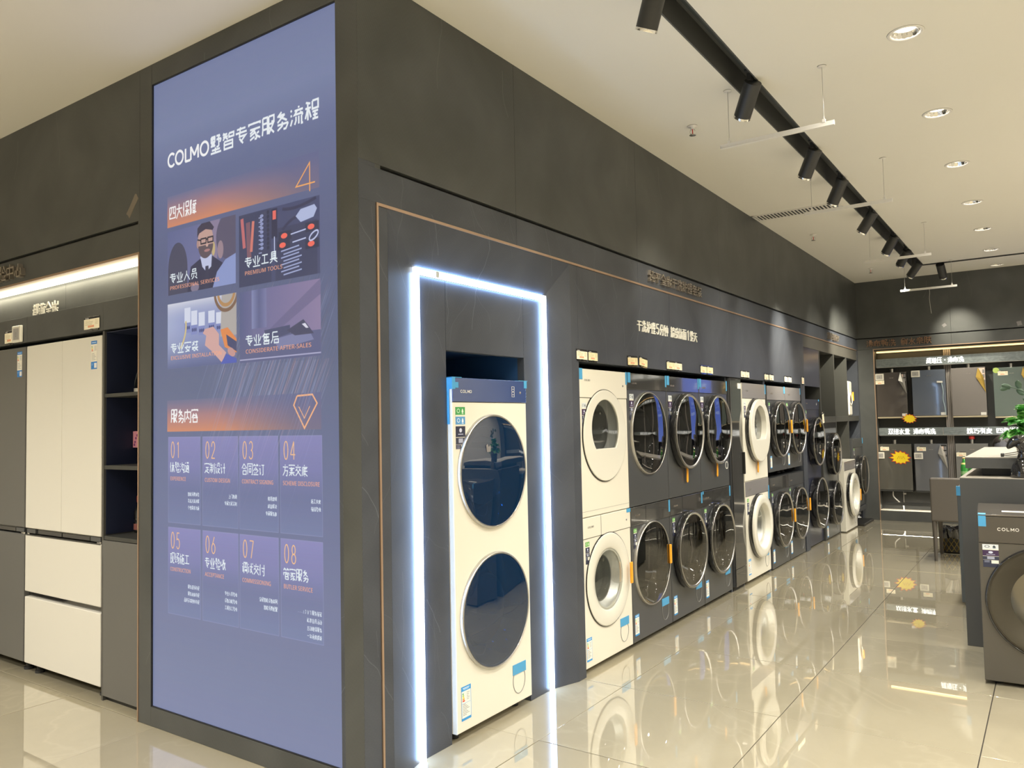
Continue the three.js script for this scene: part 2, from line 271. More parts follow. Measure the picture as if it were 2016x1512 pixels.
// ───────── printed artwork of the backlit board (flat print) ─────────
function latin(g, text, x, y, px, width, color, weight = '') {
  g.save(); g.fillStyle = color; g.font = weight + px + 'px sans-serif'; g.textBaseline = 'alphabetic';
  const w = g.measureText(text).width; g.translate(x, y); g.scale(width / w, 1); g.fillText(text, 0, 0); g.restore();
}
function poly(g, pts, fill) { g.fillStyle = fill; g.beginPath(); pts.forEach((p, i) => g[i ? 'lineTo' : 'moveTo'](p[0], p[1])); g.closePath(); g.fill(); }
function blob(g, x, y, rx, ry, fill, rot = 0) { g.fillStyle = fill; g.beginPath(); g.ellipse(x, y, rx, ry, rot, 0, Math.PI * 2); g.fill(); }
function drawBoard(g, W, H) {
  const keep = seed; seed = 77;
  const X = (u) => u * W, Y = (v) => v * H;
  const grad = (x0, y0, x1, y1, ...stops) => { const q = g.createLinearGradient(x0, y0, x1, y1); stops.forEach(([t, c]) => q.addColorStop(t, c)); return q; };
  g.fillStyle = grad(0, 0, 0, H, [0, '#6f7aa3'], [0.09, '#7480a8'], [0.17, '#5f6a94'], [0.3, '#566087'], [0.5, '#5a6689'], [0.62, '#606b94'], [0.86, '#6e789f'], [1, '#7883aa']);
  g.fillRect(0, 0, W, H);
  // rays that fan from the upper right to the lower left
  const rays = (count, k) => { for (let i = 0; i < count; i++) {
    const x = X(rr(0.5, 1.0)), y = Y(rr(0.33, 0.47)), L = Y(rr(0.08, 0.3)), s = 0.52 + rr(-0.04, 0.04), warm = rnd() < 0.3;
    g.strokeStyle = grad(x, y, x - L * s, y + L, [0, 'rgba(0,0,0,0)'], [0.3, warm ? 'rgba(200,160,172,' + rr(0.1, 0.5) * k + ')' : 'rgba(168,180,222,' + rr(0.06, 0.42) * k + ')'], [1, 'rgba(120,130,180,0)']);
    g.lineWidth = rr(0.8, 3.4); g.beginPath(); g.moveTo(x, y); g.lineTo(x - L * s, y + L); g.stroke();
  } };
  rays(210, 1.25);
  // headline
  [['C', 0.088], ['O', 0.136], ['L', 0.191], ['M', 0.23], ['O', 0.287]].forEach(([ch, u]) => write(g, ch, X(u), Y(0.1225), Y(0.0235), X(0.06), 8.5, '#ffffff'));
  write(g, '墅智专家服务流程', X(0.352), Y(0.1215), Y(0.0262), X(0.07), 6.6, '#f4fbff');
  const band = (y0, y1) => {
    g.fillStyle = grad(0, Y(y0), 0, Y(y1), [0, 'rgba(120,115,150,0.55)'], [0.45, 'rgba(178,124,128,0.9)'], [1, '#d98a66']); g.fillRect(X(0.09), Y(y0), X(0.814), Y(y1 - y0));
    g.fillStyle = grad(X(0.5), Y(y1 + 0.03), X(0.72), Y(y0 - 0.01), [0, 'rgba(88,98,142,0)'], [1, 'rgba(88,98,142,0.8)']); g.fillRect(X(0.3), Y(y0), X(0.604), Y(y1 - y0));
  };
  band(0.193, 0.243);
  write(g, '四大保障', X(0.104), Y(0.2085), Y(0.0235), X(0.0425), 4.6, '#ffffff');
  g.strokeStyle = '#ffae62'; g.lineWidth = 4; g.beginPath(); g.moveTo(X(0.861), Y(0.2455)); g.lineTo(X(0.861), Y(0.206)); g.lineTo(X(0.797), Y(0.2345)); g.lineTo(X(0.885), Y(0.2345)); g.stroke();
  const clip = (u0, v0, u1, v1, f) => { g.save(); g.beginPath(); g.rect(X(u0), Y(v0), X(u1 - u0), Y(v1 - v0)); g.clip(); g.translate(X(u0), Y(v0)); f(X(u1 - u0), Y(v1 - v0)); g.restore(); };
  // first picture: a man with glasses talks to two people seen from behind
  clip(0.091, 0.25, 0.491, 0.352, (w, h) => {
    g.fillStyle = grad(0, 0, w, h, [0, '#5a6494'], [0.5, '#6b6f9e'], [1, '#474e78']); g.fillRect(0, 0, w, h);
    poly(g, [[w * 0.62, 0], [w * 0.78, 0], [w * 0.74, h * 0.6], [w * 0.66, h * 0.5]], '#8a7d9c');
    blob(g, w * 0.69, h * 0.42, 9, 22, '#c9b27e');
    poly(g, [[w * 0.3, h], [w * 0.36, h * 0.62], [w * 0.5, h * 0.53], [w * 0.68, h * 0.53], [w * 0.84, h * 0.68], [w * 0.86, h]], '#252a4c');
    poly(g, [[w * 0.5, h * 0.5], [w * 0.67, h * 0.5], [w * 0.66, h * 0.68], [w * 0.59, h * 0.75], [w * 0.53, h * 0.66]], '#c3cbec');
    poly(g, [[w * 0.575, h * 0.66], [w * 0.62, h * 0.66], [w * 0.63, h], [w * 0.57, h]], '#2c3050');
    blob(g, w * 0.575, h * 0.27, w * 0.112, h * 0.24, '#c79f96'); blob(g, w * 0.467, h * 0.3, 7, 14, '#b58f88');
    g.save(); g.beginPath(); g.rect(0, h * 0.34, w, h); g.clip(); blob(g, w * 0.58, h * 0.34, w * 0.108, h * 0.2, '#584a56'); g.restore();
    blob(g, w * 0.6, h * 0.425, 15, 4.5, '#b07c7c'); blob(g, w * 0.6, h * 0.33, 7, 9, '#d1a99d');
    poly(g, [[w * 0.455, h * 0.2], [w * 0.46, h * 0.06], [w * 0.52, h * 0.0], [w * 0.64, h * 0.0], [w * 0.7, h * 0.1], [w * 0.68, h * 0.14], [w * 0.58, h * 0.1], [w * 0.49, h * 0.14]], '#34304a');
    g.strokeStyle = '#1d1d30'; g.lineWidth = 4.5; g.strokeRect(w * 0.51, h * 0.235, w * 0.075, h * 0.075); g.strokeRect(w * 0.61, h * 0.235, w * 0.075, h * 0.075);
    g.beginPath(); g.moveTo(w * 0.46, h * 0.235); g.lineTo(w * 0.51, h * 0.255); g.moveTo(w * 0.585, h * 0.255); g.lineTo(w * 0.61, h * 0.255); g.stroke();
    blob(g, w * 0.16, h * 0.62, w * 0.15, h * 0.42, '#3e415e'); g.fillStyle = '#3e415e'; g.fillRect(w * 0.01, h * 0.62, w * 0.3, h);
    blob(g, w * 0.9, h * 0.28, w * 0.17, h * 0.34, '#54506c'); blob(g, w * 0.79, h * 0.46, 15, 28, '#9b8490');
    poly(g, [[w * 0.68, h], [w * 0.74, h * 0.78], [w * 0.86, h * 0.62], [w, h * 0.56], [w, h]], '#8a9ad0');
    blob(g, w * 0.42, h * 0.95, 22, 14, '#7d7590');
  });
  // second picture: hand tools laid out in a dark case
  clip(0.509, 0.254, 0.905, 0.36, (w, h) => {
    g.fillStyle = '#3d456e'; g.fillRect(0, 0, w, h);
    g.fillStyle = '#323a60'; g.fillRect(0, 0, w * 0.42, h); g.fillRect(w * 0.47, h * 0.3, w * 0.5, h * 0.7);
    const bar = (x, y, L, t, c, a = 0) => { g.save(); g.translate(x, y); g.rotate(a); g.fillStyle = c; g.fillRect(0, -t / 2, L, t); g.restore(); };
    bar(w * 0.04, h * 0.05, h * 0.42, 14, '#c66a70', 1.45); bar(w * 0.12, h * 0.12, h * 0.5, 20, '#7d5566', 1.52); bar(w * 0.19, h * 0.12, h * 0.42, 12, '#d87a70', 1.68);
    for (let i = 0; i < 9; i++) { blob(g, w * 0.3, h * (0.08 + i * 0.055), 8, 5, '#8f9ac8'); blob(g, w * 0.38, h * (0.05 + i * 0.06), 6, 6, '#202848'); bar(w * 0.26, h * (0.1 + i * 0.06), w * 0.04, 3, '#aab4dd'); }
    bar(w * 0.46, h * 0.02, h * 0.4, 26, '#23284a', 1.57); bar(w * 0.46, h * 0.05, h * 0.12, 15, '#f06a62', 1.57); bar(w * 0.46, h * 0.4, h * 0.32, 4, '#c9d2f4', 1.57);
    g.lineWidth = 9; g.strokeStyle = '#2a3054'; g.beginPath(); g.moveTo(w * 0.56, h * 0.06); g.quadraticCurveTo(w * 0.72, h * 0.12, w * 0.96, h * 0.02); g.moveTo(w * 0.56, h * 0.34); g.quadraticCurveTo(w * 0.66, h * 0.2, w * 0.78, h * 0.2); g.stroke();
    poly(g, [[w * 0.72, h * 0.2], [w * 0.78, h * 0.12], [w * 0.94, h * 0.1], [w * 0.97, h * 0.16], [w * 0.93, h * 0.26], [w * 0.78, h * 0.29]], '#b4bfe6');
    for (const [x, y] of [[0.58, 0.42], [0.9, 0.38], [0.56, 0.54], [0.9, 0.6]]) { g.fillStyle = '#232a4a'; g.fillRect(w * x - 24, h * y - 13, 56, 26); blob(g, w * x, h * y, 14, 8, '#ff6a5a'); }
    for (let i = 0; i < 8; i++) bar(w * (0.54 + (i % 2) * 0.03), h * (0.62 + i * 0.045), w * 0.22, 4, '#a3afdb', -0.09);
    bar(w * 0.66, h * 0.42, w * 0.18, 4, '#c3cdf2', -0.08); bar(w * 0.68, h * 0.53, w * 0.16, 4, '#c3cdf2', -0.08);
    g.lineWidth = 5; g.strokeStyle = '#c3cdf2'; g.beginPath(); g.ellipse(w * 0.93, h * 0.5, 20, 9, -0.5, 0, 6.3); g.stroke();
  });
  // third picture: a hand wires a fuse board, the other holds a meter
  clip(0.092, 0.366, 0.494, 0.469, (w, h) => {
    g.fillStyle = grad(0, 0, w, 0, [0, '#aab4d8'], [0.35, '#8f9ccc'], [0.75, '#8c96c4'], [1, '#9b95a8']); g.fillRect(0, 0, w, h);
    g.fillStyle = grad(0, 0, 0, h, [0, 'rgba(235,235,240,0.75)'], [0.3, 'rgba(160,170,210,0)'], [1, 'rgba(60,72,120,0.7)']); g.fillRect(0, 0, w, h);
    for (const [x, y, s] of [[0.26, 0.1, 0.38], [0.36, 0.16, 0.36], [0.47, 0.2, 0.34], [0.61, 0.2, 0.3], [0.72, 0.24, 0.28]]) { g.fillStyle = '#dbe1f4'; g.fillRect(w * x, h * y, w * 0.09, h * s * 0.6); g.fillStyle = '#7f8cc8'; g.fillRect(w * x, h * (y + s * 0.6), w * 0.09, h * s * 0.4); for (let i = 0; i < 3; i++) blob(g, w * (x + 0.02 + i * 0.025), h * (y + s * 0.8), 4, 6, '#3c4680'); }
    poly(g, [[w * 0.8, 0], [w, 0], [w, h * 0.6], [w * 0.78, h * 0.6]], '#b3aca8');
    g.lineWidth = 11; for (const [c, r] of [['#b88a58', 40], ['#7d5f4c', 56]]) { g.strokeStyle = c; g.beginPath(); g.arc(w * 0.86, -8, r, 0, 3.2); g.stroke(); }
    g.lineWidth = 8; g.strokeStyle = '#d8c48a'; g.beginPath(); g.moveTo(w * 0.28, h * 0.3); g.quadraticCurveTo(w * 0.3, h * 0.5, w * 0.2, h * 0.7); g.stroke();
    poly(g, [[w * 0.56, h * 0.46], [w * 0.68, h * 0.44], [w * 0.76, h * 0.56], [w * 0.76, h * 0.72], [w * 0.86, h * 0.84], [w * 0.8, h * 0.98], [w * 0.66, h * 0.8], [w * 0.56, h * 0.7], [w * 0.58, h * 0.56], [w * 0.53, h * 0.52]], '#d9a9a4');
    poly(g, [[w * 0.78, h * 0.5], [w * 0.88, h * 0.48], [w * 1.0, h * 0.66], [w * 1.0, h * 0.86], [w * 0.84, h * 0.76]], '#e88a4a'); poly(g, [[w * 0.86, h * 0.58], [w * 1.0, h * 0.7], [w * 1.0, h * 0.84], [w * 0.88, h * 0.74]], '#39426e');
    poly(g, [[w * 0.78, h], [w * 0.86, h * 0.86], [w, h * 0.94], [w, h]], '#4458b8');
    blob(g, w * 0.93, h * 0.84, 20, 12, '#c99793', 0.5);
  });
  // fourth picture: a telephone and papers on a desk by a curtain
  clip(0.511, 0.367, 0.906, 0.4705, (w, h) => {
    g.fillStyle = grad(0, 0, w, 0, [0, '#505a88'], [0.2, '#6a6a98'], [1, '#8d7da6']); g.fillRect(0, 0, w, h);
    g.fillStyle = grad(w * 0.15, 0, w * 0.36, 0, [0, '#8890be'], [0.5, '#59608e'], [1, '#7c7fae']); g.fillRect(w * 0.16, 0, w * 0.19, h * 0.54);
    poly(g, [[w, 0], [w, h * 0.2], [w * 0.5, h * 0.6], [w * 0.36, h * 0.6]], 'rgba(90,88,130,0.5)');
    g.fillStyle = '#565c88'; g.fillRect(0, h * 0.66, w, h * 0.34); poly(g, [[w * 0.32, h * 0.58], [w * 0.64, h * 0.55], [w * 0.64, h * 0.66], [w * 0.36, h * 0.74]], '#414870');
    poly(g, [[w * 0.44, h * 0.72], [w * 0.86, h * 0.64], [w * 0.92, h * 0.78], [w * 0.5, h * 0.86]], '#7a7fac'); poly(g, [[w * 0.6, h * 0.62], [w * 0.8, h * 0.5], [w * 0.92, h * 0.7], [w * 0.7, h * 0.7]], '#3a3f62');
    poly(g, [[w * 0.78, h * 0.56], [w * 0.82, h * 0.55], [w * 0.86, h * 0.62], [w * 0.83, h * 0.62]], '#e6e6f4'); g.fillStyle = '#a9aace'; g.fillRect(0, h * 0.95, w, 4);
  });
  for (const [cn, en, u, v, ew] of [['专业人员', 'PROFESSIONAL SERVICES', 0.106, 0.3175, 0.295], ['专业工具', 'PREMIUM TOOLS', 0.538, 0.3175, 0.192], ['专业安装', 'EXCLUSIVE INSTALLATION', 0.111, 0.429, 0.302], ['专业售后', 'CONSIDERATE AFTER-SALES', 0.541, 0.431, 0.322]]) {
    write(g, cn, X(u), Y(v), Y(0.0158), X(0.0432), 3.8, '#f0fcff'); latin(g, en, X(u), Y(v + 0.0262), 17, X(ew), '#ffab84');
  }
  band(0.519, 0.568);
  write(g, '服务内容', X(0.114), Y(0.5335), Y(0.0208), X(0.0418), 4.6, '#ffffff');
  g.strokeStyle = '#ffb783'; g.lineWidth = 5; g.beginPath(); [[0.795, 0.5225], [0.865, 0.5215], [0.886, 0.5335], [0.828, 0.5665], [0.779, 0.535], [0.795, 0.5225]].forEach(([u, v], i) => g[i ? 'lineTo' : 'moveTo'](X(u), Y(v))); g.stroke();
  g.lineWidth = 3; g.beginPath(); g.moveTo(X(0.802), Y(0.537)); g.lineTo(X(0.828), Y(0.553)); g.lineTo(X(0.853), Y(0.537)); g.stroke();
  const cards = [['01', '体验沟通', 'EXPERIENCE', 0.096, ['智能场景体验', '系统方案讲解', '个性需求沟通']], ['02', '定制设计', 'CUSTOM DESIGN', 0.142, ['上门勘测', '专属方案定制']], ['03', '合同签订', 'CONTRACT SIGNING', 0.16, ['费用透明', '权益解读', '专属服务群']], ['04', '方案交底', 'SCHEME DISCLOSURE', 0.17, ['施工交底', '管线验收']],
    ['05', '现场施工', 'CONSTRUCTION', 0.124, ['服务现场可视', '服务进度可视', '品质安装随时可视']], ['06', '专业验收', 'ACCEPTANCE', 0.108, ['专业人员验收', '设备功能验收', '工程竣工验收']], ['07', '调试交付', 'COMMISSIONING', 0.146, ['全屋智能设备联网', '智能场景配置']], ['08', '管家服务', 'BUTLER SERVICE', 0.135, ['1V1服务管家', '私享会员活动', '主动维保服务', '一年免费换新']]];
  const cols = [[0.097, 0.29], [0.303, 0.499], [0.507, 0.702], [0.713, 0.906]];
  cards.forEach(([num, cn, en, ew, small], i) => {
    const [u0, u1] = cols[i % 4], v0 = i < 4 ? 0.5765 : 0.717, v1 = v0 + 0.133;
    g.fillStyle = grad(0, Y(v0), 0, Y(v1), [0, 'rgba(155,148,215,0.62)'], [0.35, 'rgba(140,136,205,0.52)'], [0.62, 'rgba(105,116,168,0.35)'], [1, 'rgba(120,138,190,0.4)']); g.fillRect(X(u0), Y(v0), X(u1 - u0), Y(v1 - v0));
    g.strokeStyle = 'rgba(170,176,225,0.45)'; g.lineWidth = 1.5; g.strokeRect(X(u0), Y(v0), X(u1 - u0), Y(v1 - v0));
    write(g, num, X(u0 + 0.013), Y(v0 + 0.0068), Y(0.0262), X(0.033), 3.4, '#ffc48c');
    write(g, cn, X(u0 + 0.012), Y(v0 + 0.039), Y(0.0158), X(0.0298), 3.1, '#f0fcff');
    latin(g, en, X(u0 + 0.012), Y(v0 + 0.0672), 17, X(ew), '#ffac8a');
    small.forEach((t, k) => { const a = 0.0112; write(g, t, X(u1 - 0.006 - a * t.length), Y(v0 + (i === 7 ? 0.091 : 0.0845) + k * 0.0103), Y(0.0058), X(a), 1.5, '#e8f4ff'); });
  });
  g.save(); g.beginPath(); g.rect(0, Y(0.475), W, Y(0.36)); g.clip(); rays(110, 1.1); g.restore();
  g.fillStyle = 'rgba(150,152,172,0.06)'; g.fillRect(0, 0, W, H);  // thin pale wash over the print imitates haze
  write(g, '、、、上、', X(0.79), Y(0.809), Y(0.004), X(0.008), 1.1, '#cfdcf4');
  seed = keep;
}

// ───────── the setting: floor, ceiling, walls ─────────
const CEIL = 3.142, BACK = -9.133, ROOM_X = 5.6, ROOM_Z = 5.0, LEFT_X = -5.2;
const marble = [0, 1, 2].map((k) => dataTexture(512, (u, v) => {
  const a = per(u, v, 3, 5.1 + k * 9, 5), b = per(u, v, 7, 31 + k * 4, 4), vein = Math.pow(Math.max(0, 1 - Math.abs(a + 0.25 * b) * 7), 3) * 6;
  const t = a * 4 + b * 3 + vein; return [171 + t, 163 + t, 141 + t];
}));
const tileMats = [];
for (let k = 0; k < 3; k++) { const m = phys(0xffffff, 0.018, { map: marble[k], clearcoat: 1, clearcoatRoughness: 0.01 }); tileMats.push(m); }
{
  const floor = setting('floor');
  mesh('joint_bed', bx(LEFT_X - 0.2, -0.16, BACK - 0.6, ROOM_X + 0.1, -0.004, ROOM_Z + 0.1), std(lin(0.035, 0.03, 0.025), 0.9), floor);
  const P = 0.795, PZ = 0.8, g0 = 0.002, shapes = [];
  for (let k = 0; k < 4; k++) { const g = bx(g0, -0.02, g0, P - g0, 0, PZ - g0, 0.0012), uv = g.attributes.uv; for (let i = 0; i < uv.count; i++) uv.setXY(i, uv.getX(i) * 0.55 + k * 0.37, uv.getY(i) * 0.55 + k * 0.61); shapes.push(g); }
  // tiles the picture can show; the rest of the shop floor is the same slab in one piece
  for (let i = -6; i <= 5; i++) for (let j = -12; j <= 4; j++) {
    const x = 0.23 + i * P, z = -0.01 + j * PZ;
    if (x + P < 0 && z + PZ < -0.9) continue;
    if (x > 4.9 || z > 2.4 || (z > 1.5 && x > -0.6)) continue;
    const t = mesh('tile', shapes[Math.floor(rnd() * 4)], tileMats[Math.floor(rnd() * 3)], floor);
    t.position.set(x, rr(-0.0004, 0), z); t.rotation.set(rr(-1, 1) * 0.0011, 0, rr(-1, 1) * 0.0011);
  }
  mesh('slab', [bx(-0.56, -0.02, 1.59, ROOM_X, 0, ROOM_Z), bx(LEFT_X, -0.02, 2.4, -0.57, 0, ROOM_Z), bx(5.0, -0.02, BACK, ROOM_X, 0, 1.58)], tileMats[0], floor);
}
// downlight positions: the row in the picture, then unseen lamps added to light the room
const LAMPS = [-1.9, -3.09, -4.25, -5.49, -6.66, -7.84, -8.91].map((z) => [1.637, z]);
const SEEN = LAMPS.length;
for (const z of [-0.72, 0.45, 1.62, 2.8, 4.0]) LAMPS.push([1.637, z]);
for (const x of [3.2, 4.7]) for (const z of [-7.84, -6.66, -5.49, -4.25, -3.09, -1.9, -0.72, 0.45, 1.62, 2.8, 4.0]) LAMPS.push([x, z]);
for (const x of [-4.0, -2.8, -1.6, -0.4]) for (const z of [2.2, 3.6]) LAMPS.push([x, z]);
{
  const ceiling = setting('ceiling');
  const slab = (x0, z0, x1, z1) => {
    const s = new THREE.Shape([[x0, z0], [x1, z0], [x1, z1], [x0, z1]].map((p) => new THREE.Vector2(...p)));
    for (const [x, z] of LAMPS) if (x > x0 && x < x1 && z > z0 && z < z1) { const h = new THREE.Path(); h.absarc(x, z, 0.068, 0, Math.PI * 2, true); s.holes.push(h); }
    const g = new THREE.ExtrudeGeometry(s, { depth: 0.02, bevelEnabled: false, curveSegments: 24 });
    g.rotateX(Math.PI / 2); g.translate(0, CEIL + 0.02, 0); return metreUV(g);
  };
  const CX0 = 0.79, CX1 = 0.925, CZ = -8.27, CZ1 = -8.37;
  mesh('ceiling_panel', slab(LEFT_X, BACK - 0.5, CX0, ROOM_Z), M.ceiling, ceiling);
  mesh('ceiling_panel', slab(CX1, CZ, ROOM_X, ROOM_Z), M.ceiling, ceiling);
  mesh('ceiling_panel', slab(CX0, BACK - 0.5, ROOM_X, CZ1), M.ceiling, ceiling);
  mesh('ceiling_deck', bx(LEFT_X - 0.1, CEIL + 0.3, BACK - 0.6, ROOM_X + 0.1, CEIL + 0.4, ROOM_Z + 0.1), M.black, ceiling);
  // the slot for the lighting track: dark sides and top
  const H = 0.13, t = 0.008;
  mesh('track_channel', [bx(CX0, CEIL, CZ1, CX0 + t, CEIL + H, ROOM_Z), bx(CX1 - t, CEIL, CZ, CX1, CEIL + H, ROOM_Z), bx(CX0, CEIL + H, CZ1, CX1, CEIL + H + t, ROOM_Z),
    bx(CX0, CEIL, CZ1, ROOM_X, CEIL + H, CZ1 + t), bx(CX1, CEIL, CZ - t, ROOM_X, CEIL + H, CZ), bx(CX0, CEIL + H, CZ1, ROOM_X, CEIL + H + t, CZ)], M.channel, ceiling);
  mesh('track_rail', [bx(0.872, CEIL + 0.045, CZ + 0.05, 0.908, CEIL + 0.075, ROOM_Z), bx(0.95, CEIL + 0.045, -8.34, ROOM_X, CEIL + 0.075, -8.305)], std(lin(0.03, 0.04, 0.04), 0.3, 0.3), ceiling);
}
// far side and rear of the shop, outside the picture
mesh('wall_front', bx(LEFT_X - 0.1, 0, ROOM_Z, ROOM_X + 0.1, CEIL + 0.3, ROOM_Z + 0.1), M.storeWall).userData.kind = 'structure';
mesh('wall_east', bx(ROOM_X, 0, BACK - 0.5, ROOM_X + 0.1, CEIL + 0.3, ROOM_Z + 0.1), M.storeWall).userData.kind = 'structure';
mesh('wall_west', bx(LEFT_X - 0.1, 0, -0.8, LEFT_X, CEIL + 0.3, ROOM_Z + 0.1), M.storeWall).userData.kind = 'structure';

// left wall: board column, frieze and fridge alcove (plane z = 0)
{
  const w = setting('wall_left');
  const p = (...a) => mesh('panel', bx(...a, 0.0008), M.frieze, w);
  const XL = -1.394, XR = -0.1, YB = 0.088, YT = 3.041;
  p(-1.392, YT, -0.12, -0.001, CEIL, 0);                                   // frame round the lit board
  p(-1.496, 0, -0.12, XL, 2.236, 0); p(XR, 0, -0.12, -0.001, YT, 0); p(XL, 0, -0.12, XR, YB, 0);
  p(-1.496, 2.236, -0.12, XL, CEIL, 0);
  mesh('board_back', bx(XL, YB, -0.12, XR, YT, -0.06), M.black, w);
  p(-3.4, 2.394, -0.12, -1.4975, CEIL, 0); p(LEFT_X, 2.394, -0.12, -3.4015, CEIL, 0);   // frieze above the shadow gap
  mesh('shadow_gap', bx(LEFT_X, 2.378, -0.12, -1.51, 2.394, -0.02), M.groove, w);
  p(-1.51, 2.378, -0.12, -1.4965, 2.394, 0);
  p(-3.4, 2.24, -0.12, -1.4975, 2.378, 0); p(LEFT_X, 2.24, -0.12, -3.4015, 2.378, 0);
  mesh('edge_trim', [bx(LEFT_X, 2.228, -0.1, -1.497, 2.2395, 0.002), bx(-1.505, 0, -0.07, -1.4965, 2.24, 0.003)], M.copper, w);
  p(-2.388, 2.052, -0.14, -1.497, 2.24, -0.085); p(-3.4, 2.052, -0.14, -2.3895, 2.24, -0.085); p(LEFT_X, 2.052, -0.14, -3.4015, 2.24, -0.085);
  p(-1.943, 1.9, -0.14, -1.5, 2.05, -0.06); p(-2.787, 1.9, -0.14, -1.945, 2.05, -0.06); p(-3.66, 1.9, -0.14, -2.789, 2.05, -0.06); p(LEFT_X, 1.9, -0.14, -3.662, 2.05, -0.06);
  mesh('alcove', [bx(LEFT_X, 0, -0.78, -0.74, CEIL, -0.76), bx(-1.49, 0, -0.76, -1.47, 2.24, -0.12), bx(LEFT_X, 2.05, -0.76, -1.49, 2.07, -0.14)], M.cavity, w);
  p(LEFT_X, 0, -0.76, -4.6, 1.9, -0.06);
}
// right wall: frieze, niche surround, panel above the machines (plane x = 0)
const ROWZ = [-1.643, -4.03, -4.06, -4.33, -4.345, -4.99, -5.04, -6.18];
{
  const w = setting('wall_right');
  const p = (...a) => mesh('panel', bx(...a, 0.0008), M.stone, w);
  const T0 = -0.12;
  for (const [z0, z1] of [[-0.001, -1.06], [-1.0615, -2.42], [-2.4215, -3.9], [-3.9015, -5.4], [-5.4015, -7.0], [-7.0015, BACK]]) mesh('panel', bx(T0, 2.39, z1, 0, CEIL, z0, 0.0008), M.frieze, w);
  mesh('shadow_gap', bx(T0, 2.374, BACK, -0.022, 2.39, -0.09), M.groove, w);
  p(T0, 2.374, -0.09, 0, 2.39, -0.001);
  for (const [z0, z1] of [[-0.001, -1.06], [-1.0615, -2.42], [-2.4215, -3.9], [-3.9015, -6.3], [-6.3015, BACK]]) p(T0, 2.238, z1, 0, 2.374, z0);
  p(T0, 0, -0.0905, 0, 2.238, -0.001);                                     // corner pier
  mesh('edge_trim', [bx(-0.05, 2.226, -9.05, 0.005, 2.2375, -0.0915), bx(-0.05, 0, -0.1015, 0.005, 2.226, -0.0915)], M.copper, w);
  p(T0, 0, -0.155, 0, 2.2255, -0.102); p(T0, 0, -1.643, 0, 2.2255, -1.566);   // flat fillets either side of the splayed niche
  // splayed reveals
  const quad = (a, b, c, d) => { const g = new THREE.BufferGeometry(); const v = [a, b, c, a, c, d].flat(); g.setAttribute('position', new THREE.Float32BufferAttribute(v, 3)); g.setAttribute('uv', new THREE.Float32BufferAttribute(new Array(12).fill(0), 2)); g.computeVertexNormals(); return metreUV(g); };
  const slabOf = (a, b, c, d, n) => { const q = (v) => [v[0] + n[0], v[1] + n[1], v[2] + n[2]]; const A = q(a), B = q(b), C = q(c), D = q(d); return [quad(a, b, c, d), quad(A, D, C, B), quad(a, A, B, b), quad(b, B, C, c), quad(c, C, D, d), quad(d, D, A, a)]; };
  const NI = -0.06, zA = -0.366, zB = -1.392, yI = 2.032;
  mesh('reveal', slabOf([0, 0, -0.155], [NI, 0, zA], [NI, yI, zA], [0, 2.2255, -0.155], [-0.04, 0, 0]), M.stone, w);
  mesh('reveal', slabOf([NI, 0, zB], [0, 0, -1.566], [0, 2.2255, -1.566], [NI, yI, zB], [-0.04, 0, 0]), M.stone, w);
  mesh('reveal', slabOf([NI, yI, zA], [NI, yI, zB], [0, 2.2255, -1.566], [0, 2.2255, -0.155], [-0.04, 0, 0]), M.stone, w);
  p(NI - 0.04, 0, -0.576, NI, yI, zA); p(NI - 0.04, 0, zB, NI, yI, -1.192); p(NI - 0.04, 1.698, -1.1905, NI, yI, -0.5775);
  mesh('bay_lining', [bx(-0.7, 0, -1.643, -0.68, 2.24, -0.12), bx(-0.68, 0, -0.575, -0.1, 2.24, -0.56), bx(-0.68, 0, -1.21, -0.1, 2.24, -1.193), bx(-0.68, 1.72, -1.193, -0.1, 1.74, -0.576)], M.blueShadeBay, w);
  // panel band above the rows of machines
  for (const [z0, z1] of [[-1.6445, -2.9], [-2.9015, -4.36], [-4.3615, -5.8], [-5.8015, -6.2]]) p(T0, 1.702, z1, 0, 2.2255, z0);
  p(-0.66, 0, -1.643, -0.001, 1.72, -1.6);
  p(-0.66, 0, -4.058, -0.03, 1.7, -4.028); p(-0.66, 0, -4.345, -0.03, 1.7, -4.328); p(-0.66, 0, -5.045, -0.02, 1.7, -4.995);
  for (const [z0, z1] of [[-6.2015, -6.24], [-6.243, -6.28], [-6.283, -6.355]]) p(-0.66, 0, z1, 0, 2.2255, z0);
  mesh('bay_lining', [bx(-0.72, 0, BACK, -0.7, CEIL, -1.6), bx(-0.7, 1.72, -6.2, -0.12, 1.74, -1.643), bx(-0.12, CEIL - 0.02, BACK, -0.1, CEIL, -0.1)], M.cavity, w);
  p(-0.6, 0, BACK, 0, 2.2255, -9.052);
}
{
  const u = thing('open_shelving', 'tall dark built-in shelving with upright dividers at the far end of machine row', 'shelf unit', [0, 0, 0]);
  // open shelving at the far end
  const s = (...a) => mesh('shelf_panel', bx(...a, 0.001), M.shelfBoard, u);
  mesh('header_panel', bx(-0.12, 2.1, -9.05, -0.002, 2.2255, -6.3565, 0.001), M.charcoal, u); mesh('door', bx(-0.02, 1.692, -7.0, -0.002, 2.0985, -6.3565, 0.001), M.navyBody, u);
  s(-0.6, 0, -7.035, 0, 2.0985, -7.002); s(-0.6, 0, -7.735, 0, 2.0985, -7.705); s(-0.6, 0, -8.415, 0, 2.0985, -8.385); 
  s(-0.6, 1.302, -9.049, -0.001, 1.368, -7.036); s(-0.7, 0, -9.13, -0.6, 2.24, -6.36); s(-0.6, 2.0985, -9.049, -0.12, 2.12, -6.36);
}
